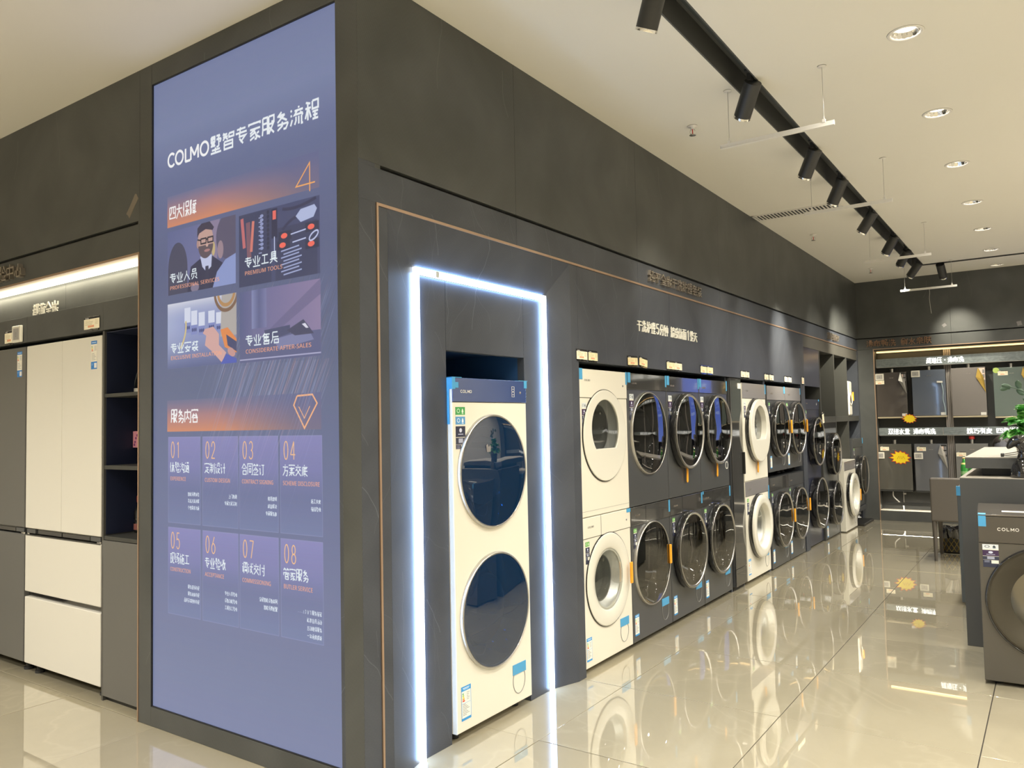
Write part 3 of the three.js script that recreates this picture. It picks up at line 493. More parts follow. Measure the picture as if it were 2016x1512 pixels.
// far wall with the heater alcove
const backWall = setting('wall_back');
{
  const w = backWall, p = (...a) => mesh('panel', bx(...a, 0.0008), M.frieze, w), f = BACK, t = 0.12;
  for (const [x0, x1] of [[-0.1, 1.1], [1.1015, 2.6], [2.6015, 4.1], [4.1015, ROOM_X]]) { mesh('panel', bx(x0, 2.394, f - t, x1, CEIL, f, 0.0008), M.frieze, w); p(x0, 2.242, f - t, x1, 2.38, f); }
  mesh('shadow_gap', bx(-0.1, 2.38, f - t, ROOM_X, 2.394, f - 0.02), M.groove, w);
  p(-0.1, 0, f - t, 0.188, 2.24, f); p(1.93, 0, f - t, 2.0, 2.24, f); p(2.46, 0, f - t, 2.56, 2.24, f); p(5.3, 0, f - t, ROOM_X, 2.24, f);
  p(0.19, 0.0, f - t, 1.9285, 0.125, f);  p(2.5615, 0, f - t, 5.2985, 0.125, f);
  mesh('alcove', [bx(-0.1, 0, f - 0.5, ROOM_X, CEIL, f - 0.46), bx(0.17, 0, f - 0.46, 0.188, 2.24, f - t), bx(1.93, 0, f - 0.46, 1.95, 2.24, f - t), bx(2.54, 0, f - 0.46, 2.558, 2.24, f - t)], M.charcoalDark, w);
  mesh('alcove_soffit', [bx(0.188, 2.215, f - 0.46, 1.93, 2.24, f - 0.02), bx(2.56, 2.215, f - 0.46, 5.3, 2.24, f - 0.02)], M.charcoalDark, w);
  mesh('alcove_floor', [bx(0.188, 0.105, f - 0.46, 1.93, 0.128, f - 0.005), bx(2.56, 0.105, f - 0.46, 5.3, 0.128, f - 0.005)], M.tableTop, w);
  mesh('edge_trim', [bx(0.188, 0.0, f - 0.03, 0.197, 2.24, f + 0.004), bx(0.188, 2.232, f - 0.03, 1.93, 2.242, f + 0.004), bx(2.558, 2.232, f - 0.03, 5.3, 2.242, f + 0.004)], M.copper, w);
  for (const x of [0.95, 2.9, 3.7]) mesh('wood_slat_pillar', [0, 1, 2, 3].map((i) => bx(x + 0.03 + i * 0.021, 0.13, f - 0.46, x + 0.048 + i * 0.021, 2.2, f - 0.262 + 0.05 * (i % 2 ? 0.9 : 1), 0.002)), M.wood, w);
}

// ───────── lamps of the building ─────────
function downlight(x, z, seen, label) {
  const t = thing('downlight', label, 'downlight', [x, CEIL, z], 0, seen ? 'downlight row' : 'added downlights beyond the frame');
  mesh('trim_ring', latheY([[0.062, 0.004], [0.063, -0.003], [0.07, -0.006], [0.078, -0.004], [0.08, 0.0], [0.062, 0.004]], 40), M.whiteMetal, t);
  if (seen) { const g = []; for (let k = 0; k < 16; k++) { const a = k / 16 * 2 * Math.PI, b = (k + 0.94) / 16 * 2 * Math.PI, q = new THREE.BufferGeometry(), P = (r, y, u) => [r * Math.cos(u), y, r * Math.sin(u)]; const v = [P(0.064, 0, a), P(0.052, 0.028, b), P(0.064, 0, b), P(0.064, 0, a), P(0.052, 0.028, a), P(0.052, 0.028, b)].flat(); q.setAttribute('position', new THREE.Float32BufferAttribute(v, 3)); q.setAttribute('uv', new THREE.Float32BufferAttribute(new Array(12).fill(0), 2)); q.computeVertexNormals(); g.push(q); } mesh('reflector', g, M.chrome, t); }
  else mesh('reflector', latheY([[0.064, 0], [0.058, 0.015], [0.052, 0.028]], 24), M.chrome, t);
  mesh('lamp_disc', latheY([[0.0, 0.027], [0.053, 0.027], [0.053, 0.032], [0, 0.032]], 24), glowDown, t);
  if (z > -8.5) spot(WARM, x < 0.5 ? LEVEL.left : LEVEL.down * (z < -3.5 ? 1.4 : 1), [x, CEIL + 0.015, z], [x, 0, z], 1.28, 0.8, 3);
  return t;
}
const glowDown = glow(new THREE.Color(1.0, 0.9, 0.72), 7);
const nth = ['nearest', 'second nearest', 'third nearest', 'fourth', 'fifth', 'sixth', 'farthest'];
LAMPS.forEach(([x, z], i) => downlight(x, z, i < SEEN, i < SEEN ? nth[i] + ' round recessed downlight of the ceiling row right of the black track' : 'unseen round recessed downlight added in the plain ceiling beyond the frame'));
// track heads: black cylinders aimed at the dark wall
const glowTrack = glow(new THREE.Color(1.0, 0.93, 0.78), 2.2);
function trackHead(x, z, tx, ty, tz, label, power, cone = 0.34, soft = 0.75) {
  const t = thing('track_light', label, 'track light', [x, CEIL + 0.045, z]);
  mesh('adapter', [bx(-0.016, -0.012, -0.055, 0.016, 0.0, 0.055, 0.003), bx(-0.012, -0.05, -0.028, 0.012, -0.012, 0.028, 0.003)], M.lampBlack, t);
  mesh('stem', [cyl([0, -0.05, 0], [0, -0.085, 0], 0.009), cyl([-0.02, -0.088, 0], [0.02, -0.088, 0], 0.011)], M.lampBlack, t);
  const d = new THREE.Vector3(tx - x, ty - CEIL, tz - z).normalize(), o = new THREE.Vector3(0, -0.088, 0);
  const at = (s) => o.clone().addScaledVector(d, s).toArray();
  const body = cyl(at(-0.035), at(0.15), 0.045, 0.045, 32), rim = new THREE.LatheGeometry([[0.045, 0], [0.046, 0.012], [0.043, 0.012], [0.036, -0.03], [0.0, -0.034]].map((q) => new THREE.Vector2(...q)), 32);
  rim.applyQuaternion(new THREE.Quaternion().setFromUnitVectors(new THREE.Vector3(0, 1, 0), d)); rim.translate(...at(0.15));
  mesh('barrel', body, M.lampBlack, t);
  mesh('reflector_rim', rim, M.chrome, t);
  const disc = new THREE.CylinderGeometry(0.024, 0.024, 0.003, 24); disc.applyQuaternion(new THREE.Quaternion().setFromUnitVectors(new THREE.Vector3(0, 1, 0), d)); disc.translate(...at(0.152)); mesh('lamp_lens', disc, glowTrack, t);
  const from = new THREE.Vector3(x, CEIL + 0.045, z).add(o).addScaledVector(d, 0.172);
  if (power) spot(NEUTRAL, power, from.toArray(), [tx, ty, tz], cone, soft, 2);
}
const TR = 0.892;
[[-0.78, 0.05, 1.5, -1.3, 'top edge of the picture'], [-1.97, 0.0, 1.9, -2.9, ''], [-3.26, 0, 1.75, -4.0, ''], [-4.07, 0.0, 1.7, -4.7, ''], [-5.25, 0, 1.95, -5.55, ''], [-6.38, 0, 1.9, -7.0, ''], [-7.2, 0, 1.95, -8.2, ''], [-8.05, 0, 2.1, -8.6, '']].forEach(([z, tx, ty, tz], i) =>
  trackHead(TR, z, tx, ty, tz, ['black cylinder track light cut by the top edge of the picture', 'large black track light beside the nearest hanging white rail', 'black track light before the second hanging rail', 'black track light just above the slotted air vent end', 'black track light just past the second hanging rail', 'black track light between the second and third hanging rails', 'short black track light touching the third hanging rail', 'last black track light at the corner of the track'][i], i === 4 ? LEVEL.trackFar * 0.55 : i === 6 ? LEVEL.trackFar * 0.7 : LEVEL.track, i === 4 ? 0.34 : i > 4 ? 0.5 : 0.42, 1));
trackHead(1.1, -8.325, 1.2, 2.3, BACK, 'black track light hanging straight on the cross track by the far wall', LEVEL.track * 1.4, 0.4);
trackHead(2.6, -8.325, 2.6, 1.7, BACK, 'black track light on the cross track right of the frame', LEVEL.track, 0.5);
// white LED line round the niche
{
  const t = thing('led_frame', 'glowing white strip light framing the recessed washer tower niche', 'strip light', [0, 0, 0]);
  const m = glow(new THREE.Color(0.86, 0.94, 1.0), 6), x0 = -0.062, x1 = -0.045, e = 0.025;
  mesh('light_strip', bx(x0, 0.0, -0.366 - e, x1, 2.034, -0.366), m, t); mesh('light_strip', bx(x0, 0.0, -1.392, x1, 2.034, -1.392 + e), m, t);
  mesh('light_strip', bx(x0, 2.007, -1.392 + e, x1, 2.034, -0.366 - e), m, t);
  mesh('strip_joint', bx(x0, 2.0075, -0.52, x1 + 0.0006, 2.0335, -0.5), std(lin(0.6, 0.65, 0.68), 0.5), t);
  const k = LEVEL.niche;
  rectLight(COOL, k, 0.027, 2.0, [-0.042, 1.01, -0.379], [1, 1.01, -0.379]); rectLight(COOL, k, 0.027, 2.0, [-0.042, 1.01, -1.379], [1, 1.01, -1.379]);
  rectLight(COOL, k, 1.0, 0.027, [-0.042, 2.02, -0.88], [1, 2.02, -0.88]);
  // the diffuser's flanks throw light along the stone on either side
  const side = LEVEL.nicheSide, y = 1.01, xm = -0.0525;
  for (const [z, d] of [[-0.363, 1], [-0.396, -1], [-1.395, -1], [-1.362, 1]]) rectLight(COOL, side, 0.014, 2.0, [xm, y, z], [xm, y, z + d]);
  for (const [yy, d] of [[2.037, 1], [2.004, -1]]) rectLight(COOL, side, 0.014, 1.0, [xm, yy, -0.88], [xm, yy + d, -0.88]);
}
// warm cove line above the fridges
{
  const t = thing('cove_light', 'long warm strip light under the ledge above the fridges', 'strip light', [0, 0, 0]);
  mesh('light_strip', bx(-4.6, 2.205, -0.084, -1.51, 2.226, -0.062), glow(new THREE.Color(1.0, 0.94, 0.7), 5), t);
  rectLight(new THREE.Color(1, 0.92, 0.66), LEVEL.cove, 3.05, 0.02, [-3.05, 2.2, -0.05], [-3.05, 1.2, -0.02]);
}
// the lit board
{
  const [c, g] = canvas(896, 2048); drawBoard(g, 896, 2048);
  const t = thing('light_box', 'tall backlit blue information board with orange bands and eight numbered cards', 'light box', [-0.747, 0.088, -0.06]);
  const w = 1.294, h = 2.953;
  const face = plate(w - 0.006, h - 0.006, 0.006); face.translate(0, h / 2, 0.048);
  mesh('printed_face', face, new THREE.MeshStandardMaterial({ color: lin(0.03, 0.03, 0.035), roughness: 0.4, emissive: 0xffffff, emissiveMap: canvasTexture(c), emissiveIntensity: LEVEL.screen * 1.0 }), t);
  mesh('edge_frame', [bx(-w / 2, 0, 0.02, -w / 2 + 0.004, h, 0.058), bx(w / 2 - 0.004, 0, 0.02, w / 2, h, 0.058), bx(-w / 2, 0, 0.02, w / 2, 0.004, 0.058), bx(-w / 2, h - 0.004, 0.02, w / 2, h, 0.058)], M.black, t);
  rectLight(new THREE.Color(0.55, 0.62, 1.0), LEVEL.screen * 0.3, w, h, [-0.747, 1.56, 0.004], [-0.747, 1.56, 2]);
}
// heater alcove: golden cove at the top, white shelf line at the bottom
for (const [x0, x1, s] of [[0.2, 1.92, 'far'], [2.57, 5.29, 'right']]) {
  const a = thing('cove_light', s === 'far' ? 'golden strip light along the top of the water heater alcove' : 'golden strip light of the alcove right of the frame', 'strip light', [0, 0, 0]);
  mesh('light_strip', bx(x0, 2.196, BACK - 0.2, x1, 2.214, BACK - 0.17), glow(GOLD, 2.2), a);
  rectLight(GOLD, LEVEL.gold, x1 - x0, 0.03, [(x0 + x1) / 2, 2.19, BACK - 0.185], [(x0 + x1) / 2, 0, BACK - 0.185]);
  const b = thing('shelf_light', s === 'far' ? 'white strip light on the bottom ledge under the lower heaters' : 'white strip light on the ledge right of the frame', 'strip light', [0, 0, 0]);
  mesh('housing', [bx(x0 + 0.06, 0.212, BACK - 0.13, x1, 0.228, BACK - 0.05, 0.001), bx(x0 + 0.06, 0.194, BACK - 0.06, x1, 0.212, BACK - 0.05, 0.001)], M.charcoalDark, b);
  mesh('light_strip', bx(x0 + 0.07, 0.201, BACK - 0.12, x1 - 0.01, 0.211, BACK - 0.075), glow(new THREE.Color(1, 0.95, 0.84), 4), b);
  rectLight(NEUTRAL, LEVEL.shelf, x1 - x0, 0.03, [(x0 + x1) / 2, 0.199, BACK - 0.098], [(x0 + x1) / 2, -2, BACK - 0.098]);
}

// ───────── laundry machines ─────────
// flat print shared by the stickers
function energyLabel() {
  const [c, g] = canvas(128, 288);
  g.fillStyle = '#f3f1e8'; g.fillRect(0, 0, 128, 288); g.fillStyle = '#3f9be0'; g.fillRect(0, 0, 128, 40); g.fillRect(0, 266, 128, 22); g.fillRect(0, 0, 5, 288); g.fillRect(123, 0, 5, 288);
  g.fillStyle = '#dff0ff'; g.fillRect(18, 13, 92, 6); g.fillRect(28, 24, 72, 4);
  [['#3aa655', 20], ['#9ac23c', 27], ['#f0d23a', 33], ['#ee9432', 40], ['#d9432f', 46]].forEach(([k, w], i) => poly(g, [[14, 56 + i * 15], [14 + w * 0.6, 56 + i * 15], [20 + w * 0.6, 62 + i * 15], [14 + w * 0.6, 68 + i * 15], [14, 68 + i * 15]], k));
  g.fillStyle = '#8a8f96'; for (let i = 0; i < 5; i++) g.fillRect(70, 58 + i * 14, 40 - (i % 3) * 8, 4);
  g.fillStyle = '#6a7078'; for (let i = 0; i < 8; i++) g.fillRect(14, 150 + i * 13, 40 + (i * 17) % 52, 4); g.fillStyle = '#3f9be0'; g.fillRect(10, 142, 108, 3);
  return canvasTexture(c);
}
function featureLabel(kind) {
  const [c, g] = canvas(96, 288);
  const cell = (y, h, bg) => { g.fillStyle = bg; g.fillRect(0, y, 96, h); };
  const icons = (y, fg) => { g.strokeStyle = fg; g.fillStyle = fg; g.lineWidth = 4; g.beginPath(); g.arc(28, y + 26, 13, 0, 6.3); g.stroke(); g.beginPath(); g.moveTo(70, y + 8); g.quadraticCurveTo(90, y + 38, 70, y + 42); g.quadraticCurveTo(52, y + 38, 70, y + 8); g.fill(); g.fillRect(62, y + 44, 18, 4); };
  g.fillStyle = '#e9e6d8'; g.fillRect(0, 0, 96, 288);
  if (kind === 0) { cell(0, 54, '#49a05a'); icons(0, '#e4f3df'); cell(66, 54, '#5b9ad2'); icons(66, '#eef6ff'); }
  else if (kind === 1) { cell(0, 60, '#d9dfe4'); icons(2, '#39434c'); }
  else { cell(0, 60, '#6fae5a'); icons(2, '#eef6e4'); }
  const y = kind ? 72 : 132; cell(y, 74, kind === 1 ? '#3f2a4e' : '#2c3048'); blob(g, 48, y + 28, 14, 15, '#cfd4ea'); g.fillStyle = '#b8bdd6'; g.fillRect(22, y + 52, 52, 6);
  cell(y + 78, 46, '#34384c'); g.fillStyle = '#a9aec4'; g.fillRect(26, y + 84, 44, 30); cell(y + 126, 288 - y - 126, '#30344a'); g.fillStyle = '#8f94ad'; for (let i = 0; i < 4; i++) g.fillRect(8, y + 132 + i * 7, 32, 3); g.fillStyle = '#eceadf'; g.fillRect(50, y + 128, 44, 40);
  return canvasTexture(c);
}
const paper = (map) => new THREE.MeshStandardMaterial({ map, roughness: 0.55 });
const ENERGY = paper(energyLabel()), FEATURE = [0, 1, 2].map((k) => paper(featureLabel(k)));
// shapes shared between machines
const cache = new Map();
const once = (key, f) => { if (!cache.has(key)) cache.set(key, f()); return cache.get(key); };
function bodyGeometry(w, h, d, holes, rad = 0.012) {
  return once(['body', w, h, d, JSON.stringify(holes)].join(), () => {
    const s = new THREE.Shape(), x = w / 2 - 0.004, y0 = 0.004, y1 = h - 0.004;
    s.moveTo(-x, y0); s.lineTo(x, y0); s.lineTo(x, y1); s.lineTo(-x, y1); s.closePath();
    for (const [cy, r] of holes) { const p = new THREE.Path(); p.absarc(0, cy, r, 0, Math.PI * 2, true); s.holes.push(p); }
    const g = new THREE.ExtrudeGeometry(s, { depth: d - 0.008, bevelEnabled: true, bevelThickness: 0.004, bevelSize: 0.004, bevelSegments: 3, curveSegments: 48 });
    g.translate(0, 0, -d + 0.004); return metreUV(g);
  });
}
const drumGeometry = (r) => once('drum' + r, () => { const p = [[r, -0.004], [r * 0.94, -0.03], [r * 0.82, -0.05], [r * 0.8, -0.06], [r * 0.94, -0.075], [r * 0.95, -0.34], [r * 0.5, -0.36], [0.0, -0.35]]; return lathe(p, 56); });
const ribGeometry = (r) => once('rib' + r, () => { const parts = []; for (let k = 0; k < 3; k++) { const g = new THREE.CapsuleGeometry(r * 0.08, 0.2, 3, 8); g.rotateX(Math.PI / 2); const a = 0.6 + k * 2.094; g.translate(Math.cos(a) * r * 0.9, Math.sin(a) * r * 0.9, -0.2); parts.push(g); } for (let i = 0; i < 60; i++) { const a = i * 2.399, z = -0.1 - (i % 9) * 0.026, g = new THREE.CylinderGeometry(r * 0.018, r * 0.018, 0.003, 6); g.rotateZ(Math.PI / 2); g.rotateZ(a); g.translate(Math.cos(a) * r * 0.943, Math.sin(a) * r * 0.943, z); parts.push(g); } return flat(parts); });
const bowlGeometry = (r, z = 0) => once('bowl' + r + z, () => lathe([[r * 0.72, z + 0.002], [r * 0.66, -0.03], [r * 0.6, -0.075], [r * 0.4, -0.095], [0, -0.1]], 48));
function addDoor(t, y, r, style, extra = {}) {
  const x = 0, put = (o) => { o.position.set(x, y, 0); return o; };
  const hole = style === 'white' ? r * 0.62 : style === 'dryer' ? r * 0.68 : r * 0.86;
  const lift = style === 'dryer' ? r * 0.15 : 0, up = (o) => { o.position.set(x, y + lift, 0); return o; };
  up(mesh('drum', drumGeometry(hole), style === 'dryer' ? M.gasket : M.drum, t));
  up(mesh('drum_rib', ribGeometry(hole), M.steel, t));
  let door;
  if (style === 'flush') {
    door = put(mesh('door', once('flushrim' + r, () => lathe([[r - 0.012, 0.002], [r - 0.011, 0.016], [r - 0.006, 0.0165], [r - 0.002, 0.012], [r, -0.003]], 96)), extra.rim || M.chrome, t));
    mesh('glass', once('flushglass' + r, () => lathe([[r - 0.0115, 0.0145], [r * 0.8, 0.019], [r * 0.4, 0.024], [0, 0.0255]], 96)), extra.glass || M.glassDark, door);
    mesh('seal_ring', once('flushseal' + r, () => lathe([[r * 0.93, 0.006], [r * 0.88, 0.004], [r * 0.78, -0.012], [r * 0.62, -0.05], [r * 0.6, -0.06]], 72)), extra.seal || M.blackGloss, door);
  } else if (style === 'proud') {
    const d = extra.d || 0.052;
    door = put(mesh('door', once('proudside' + r + d, () => lathe([[r - 0.03, 0.002], [r - 0.006, 0.002], [r, 0.012], [r, d - 0.012], [r - 0.004, d - 0.003], [r - 0.009, d - 0.0015]], 96)), M.blackGloss, t));
    mesh('metal_ring', once('proudring' + r + d, () => lathe([[r - 0.0088, d - 0.004], [r - 0.009, d], [r - 0.014, d + 0.0005], [r - 0.02, d - 0.0015], [r - 0.024, d - 0.007]], 96)), M.steel, door);
    mesh('glass', once('proudglass' + r + d, () => lathe([[r - 0.022, d - 0.006], [r * 0.6, d + 0.001], [0, d + 0.004]], 96)), extra.glass || M.glassDark, door);
    mesh('seal_ring', once('proudseal' + r + d, () => lathe([[r * 0.92, d - 0.012], [r * 0.86, d - 0.016], [r * 0.76, 0.0], [r * 0.62, -0.05], [r * 0.6, -0.06]], 72)), M.blackGloss, door);
  } else {
    // white plastic door with a smaller window; the dryer's window has a flat lower edge
    const d = extra.d || 0.009;
    if (style === 'dryer') {
      door = put(mesh('door', once('dryerring' + r + d, () => {
        const s = new THREE.Shape(); s.absarc(0, 0, r - 0.008, 0, Math.PI * 2, false);
        const h = new THREE.Path(), q = r * 0.65, a = 0.78; h.absarc(0, r * 0.15, q, Math.PI + a, -a, true); h.closePath(); s.holes.push(h);
        const g = new THREE.ExtrudeGeometry(s, { depth: d - 0.006, bevelEnabled: true, bevelThickness: 0.004, bevelSize: 0.006, bevelSegments: 4, curveSegments: 64 }); g.translate(0, 0, 0.003); return metreUV(g);
      }), M.whitePart, t));
      mesh('glass', once('dryerglass' + r, () => lathe([[r * 0.68, 0.003], [r * 0.4, 0.006], [0, 0.007]], 64).translate(0, r * 0.15, 0)), M.glassClear, door);
    } else {
      door = put(mesh('door', once('whitering' + r + d, () => lathe([[r, 0.0], [r, d * 0.4], [r - 0.003, d * 0.8], [r - 0.008, d], [r * 0.86, d + 0.003], [r * 0.76, d + 0.001], [r * 0.69, d - 0.004], [r * 0.655, 0.002], [r * 0.62, -0.012]], 96)), M.whitePart, t));
      mesh('glass', once('whiteglass' + r, () => lathe([[r * 0.655, 0.004], [r * 0.4, 0.012], [0, 0.016]], 64)), M.glassClear, door);
      mesh('glass_bowl', bowlGeometry(r * 0.9), M.glassClear, door);
    }
    mesh('side_ring', once('whiteside' + r + d, () => lathe([[r + 0.002, 0.001], [r + 0.0025, d * 0.55], [r - 0.001, d * 0.62]], 96)), M.blackGloss, door);
    mesh('shadow_gap', once('whitegap' + r, () => lathe([[r + 0.0045, 0.0006], [r - 0.004, 0.0012]], 96)), M.black, door);
  }
  if (extra.handle) {
    const [a, L] = extra.handle, z = extra.hz ?? 0.035, g = new RoundedBoxGeometry(0.026, L, 0.012, 3, 0.005);
    g.translate(extra.hx ?? r - 0.02, a, z); mesh('handle_tag', g, M.orange, door);
  }
  if (extra.pull) { const g = new THREE.CapsuleGeometry(0.013, 0.075, 4, 10); g.scale(1, 1, 0.5); g.rotateZ(-0.06); g.translate(0, -r - 0.045, 0.014); mesh('handle_tag', g, M.orange, door); }
  if (extra.flap) { const g = bx(-0.02, -r + 0.004, 0.02, 0.03, -r + 0.03, 0.026, 0.004); mesh('handle_tag', g, M.orange, door); }
  return door;
}
function logo(t, x, y, h, m, z = 0.002) { const parts = []; let k = 0; for (const ch of 'COLMO') { const g = letterGeometry(ch, h * 1.02, h, h * 0.15, 0.0012); g.translate(x + k * h * 1.24, y, z); parts.push(g); k++; } return mesh('logo', parts, m, t); }
function tapes(t, list) { for (const [x0, y0, x1, y1, z = 0.003] of list) mesh('blue_tape', bx(x0, y0, z - 0.002, x1, y1, z, 0.0006), M.tape, t); }
function feet(t, w, d, h) { for (const x of [-w / 2 + 0.06, w / 2 - 0.06]) for (const z of [-0.07, -d + 0.07]) { const o = mesh('foot', once('foot' + h, () => latheY([[0, -h], [0.022, -h], [0.024, -h + 0.008], [0.014, -h + 0.012], [0.014, 0.004], [0, 0.004]], 16)), M.rubber, t); o.position.set(x, 0, z); } }
function hatch(t, x, y, tape = true) {
  const pts = []; for (let i = 0; i <= 24; i++) { const a = Math.PI * i / 24 * 2 * 0.82 + Math.PI / 2 + 0.57; pts.push([x + 0.05 * Math.cos(a), y + 0.062 * Math.sin(a), 0.0012]); }
  mesh('filter_hatch', tube(pts, 0.0018, 48, 5), M.gasket, t);
  if (tape) tapes(t, [[x - 0.052, y + 0.03, x + 0.058, y + 0.078, 0.0026]]);
}
function stickers(t, x, y, kind, h = 0.16, w = h * 0.36) { const o = mesh('feature_label', once('feat' + h + w, () => plate(w, h, 0.0012)), FEATURE[kind], t); o.position.set(x, y - h / 2, 0.0012); }
function energy(t, x, y, h = 0.14) { const o = mesh('energy_label', once('ener' + h, () => plate(h * 0.46, h, 0.0012)), ENERGY, t); o.position.set(x, y, 0.0012); }
// one machine: o.lift is the gap under its feet, o.panel the control strip, o.doors its doors
function machine(name, label, cat, o, x, y, z0, z1, turn = Math.PI / 2, group) {
  const w = Math.abs(z1 - z0) - 0.004, d = o.d || 0.6, t = thing(name, label, cat, [x, y, (z0 + z1) / 2], turn, group);
  const holes = o.doors.map((q) => [+(q.y + (q.style === 'dryer' ? 0.15 * q.r : 0)).toFixed(4), (q.style === 'white' ? 0.62 : q.style === 'dryer' ? 0.68 : 0.86) * q.r + 0.001]);
  mesh('body', bodyGeometry(+w.toFixed(4), o.h, d, holes), o.body, t);
  if (o.panel) {
    const [p0, p1, m] = o.panel;
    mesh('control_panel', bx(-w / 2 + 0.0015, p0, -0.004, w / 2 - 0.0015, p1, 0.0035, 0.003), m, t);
    mesh('panel_gap', bx(-w / 2 + 0.001, p0 - 0.0025, -0.004, w / 2 - 0.001, p0 - 0.0003, 0.0008), M.black, t);
    if (o.drawer) mesh('drawer_gap', bx(-w / 2 + w * o.drawer, p0, -0.003, -w / 2 + w * o.drawer + 0.002, p1, 0.0045), M.black, t);
    if (o.logo) logo(t, -w / 2 + o.logo[0], o.logo[1], o.logo[2], o.logo[3], 0.0036);
    if (o.icons) for (const [ix, iy] of o.icons) { mesh('display_icon', [bx(ix - 0.011, iy - 0.012, 0.0036, ix + 0.011, iy - 0.0105, 0.0043), bx(ix - 0.011, iy + 0.0105, 0.0036, ix + 0.011, iy + 0.012, 0.0043), bx(ix - 0.011, iy - 0.012, 0.0036, ix - 0.0095, iy + 0.012, 0.0043), bx(ix + 0.0095, iy - 0.012, 0.0036, ix + 0.011, iy + 0.012, 0.0043), bx(ix - 0.006, iy - 0.002, 0.0036, ix + 0.006, iy, 0.0043)], M.white, t); }
    if (o.knob) { const k = mesh('power_button', lathe([[0.006, 0], [0.006, 0.002], [0, 0.0025]], 20), M.greyPanel, t); k.position.set(w / 2 - 0.055, (p0 + p1) / 2 - 0.005, 0.0035); }
  }
  for (const q of o.doors) addDoor(t, q.y, q.r, q.style, q);
  if (o.feat !== undefined) stickers(t, -w / 2 + (o.featX || 0.055), o.featY, o.feat, o.featH, o.featW);
  if (o.energyAt) energy(t, -w / 2 + o.energyAt[0], o.energyAt[1], o.energyAt[2]);
  if (o.hatch) hatch(t, w / 2 - 0.11, 0.105, o.hatchTape !== false);
  if (o.tape) tapes(t, o.tape.map(([a, b, c, e]) => [a < 0 ? -w / 2 + (-a - 1) : w / 2 - a, b, c < 0 ? -w / 2 + (-c - 1) : w / 2 - c, e, 0.0055]));
  if (o.lift) feet(t, w, d, o.lift);
  return t;
}
const GL = M.letterMetal, PALE = M.white;
// the tower in the lit niche
{
  const t = machine('washer_dryer_tower', 'cream tower with two round dark glass doors and blue control strip in lit niche', 'washing machine', {
    h: 1.535, body: M.whiteBody, panel: [1.428, 1.535, M.navyGlassReflectTint], doors: [{ y: 1.11, r: 0.263, style: 'flush', glass: M.glassBlueHaze, rim: M.steel }, { y: 0.475, r: 0.263, style: 'flush', glass: M.glassBlueHaze, rim: M.steel }],
    logo: [0.055, 1.468, 0.0135, PALE], icons: [[0.175, 1.494], [0.175, 1.467]], knob: true, feat: 0, featY: 1.405, featH: 0.185, energyAt: [0.062, 0.12, 0.145], hatch: true, lift: 0.042,
  }, -0.035, 0.042, -0.58, -1.166);
  // blue tape over the two upper corners and down the near side
  mesh('blue_tape', [bx(-0.2945, 1.484, -0.02, -0.272, 1.537, 0.0052, 0.0008), bx(-0.296, 1.484, -0.06, -0.294, 1.538, 0.003), bx(-0.296, 1.535, -0.06, -0.225, 1.5375, 0.005), bx(-0.272, 1.49, 0.0036, -0.25, 1.515, 0.0052)], M.tape, t);
  mesh('blue_tape', bx(-0.2955, 1.33, -0.055, -0.2938, 1.484, -0.012), M.tape, t);
  mesh('blue_tape', [bx(0.27, 1.5, 0.003, 0.2945, 1.537, 0.0052), bx(0.225, 1.535, -0.05, 0.302, 1.5373, 0.005)], M.tape, t);
  const s = new THREE.Shape([[0, 0], [0.028, 0], [0.03, 0.02], [0.024, 0.034], [0.016, 0.022], [0.006, 0.036], [-0.006, 0.03]].map((p) => new THREE.Vector2(...p))), g = new THREE.ExtrudeGeometry(s, { depth: 0.0006, bevelEnabled: false }); g.translate(-0.075, 1.2, 0.0245); mesh('paper_scrap', g, M.greyPanel, t);
}
const WASH = 0.81, Y0 = 0.03;
const rows = [
  { z: [-1.655, -2.245], kind: 'white' }, { z: [-2.25, -2.835], kind: 'flat' }, { z: [-2.84, -3.42], kind: 'proud' }, { z: [-3.425, -4.02], kind: 'proud' },
];
const who = ['cream', 'first dark grey', 'second dark grey', 'third dark grey'];
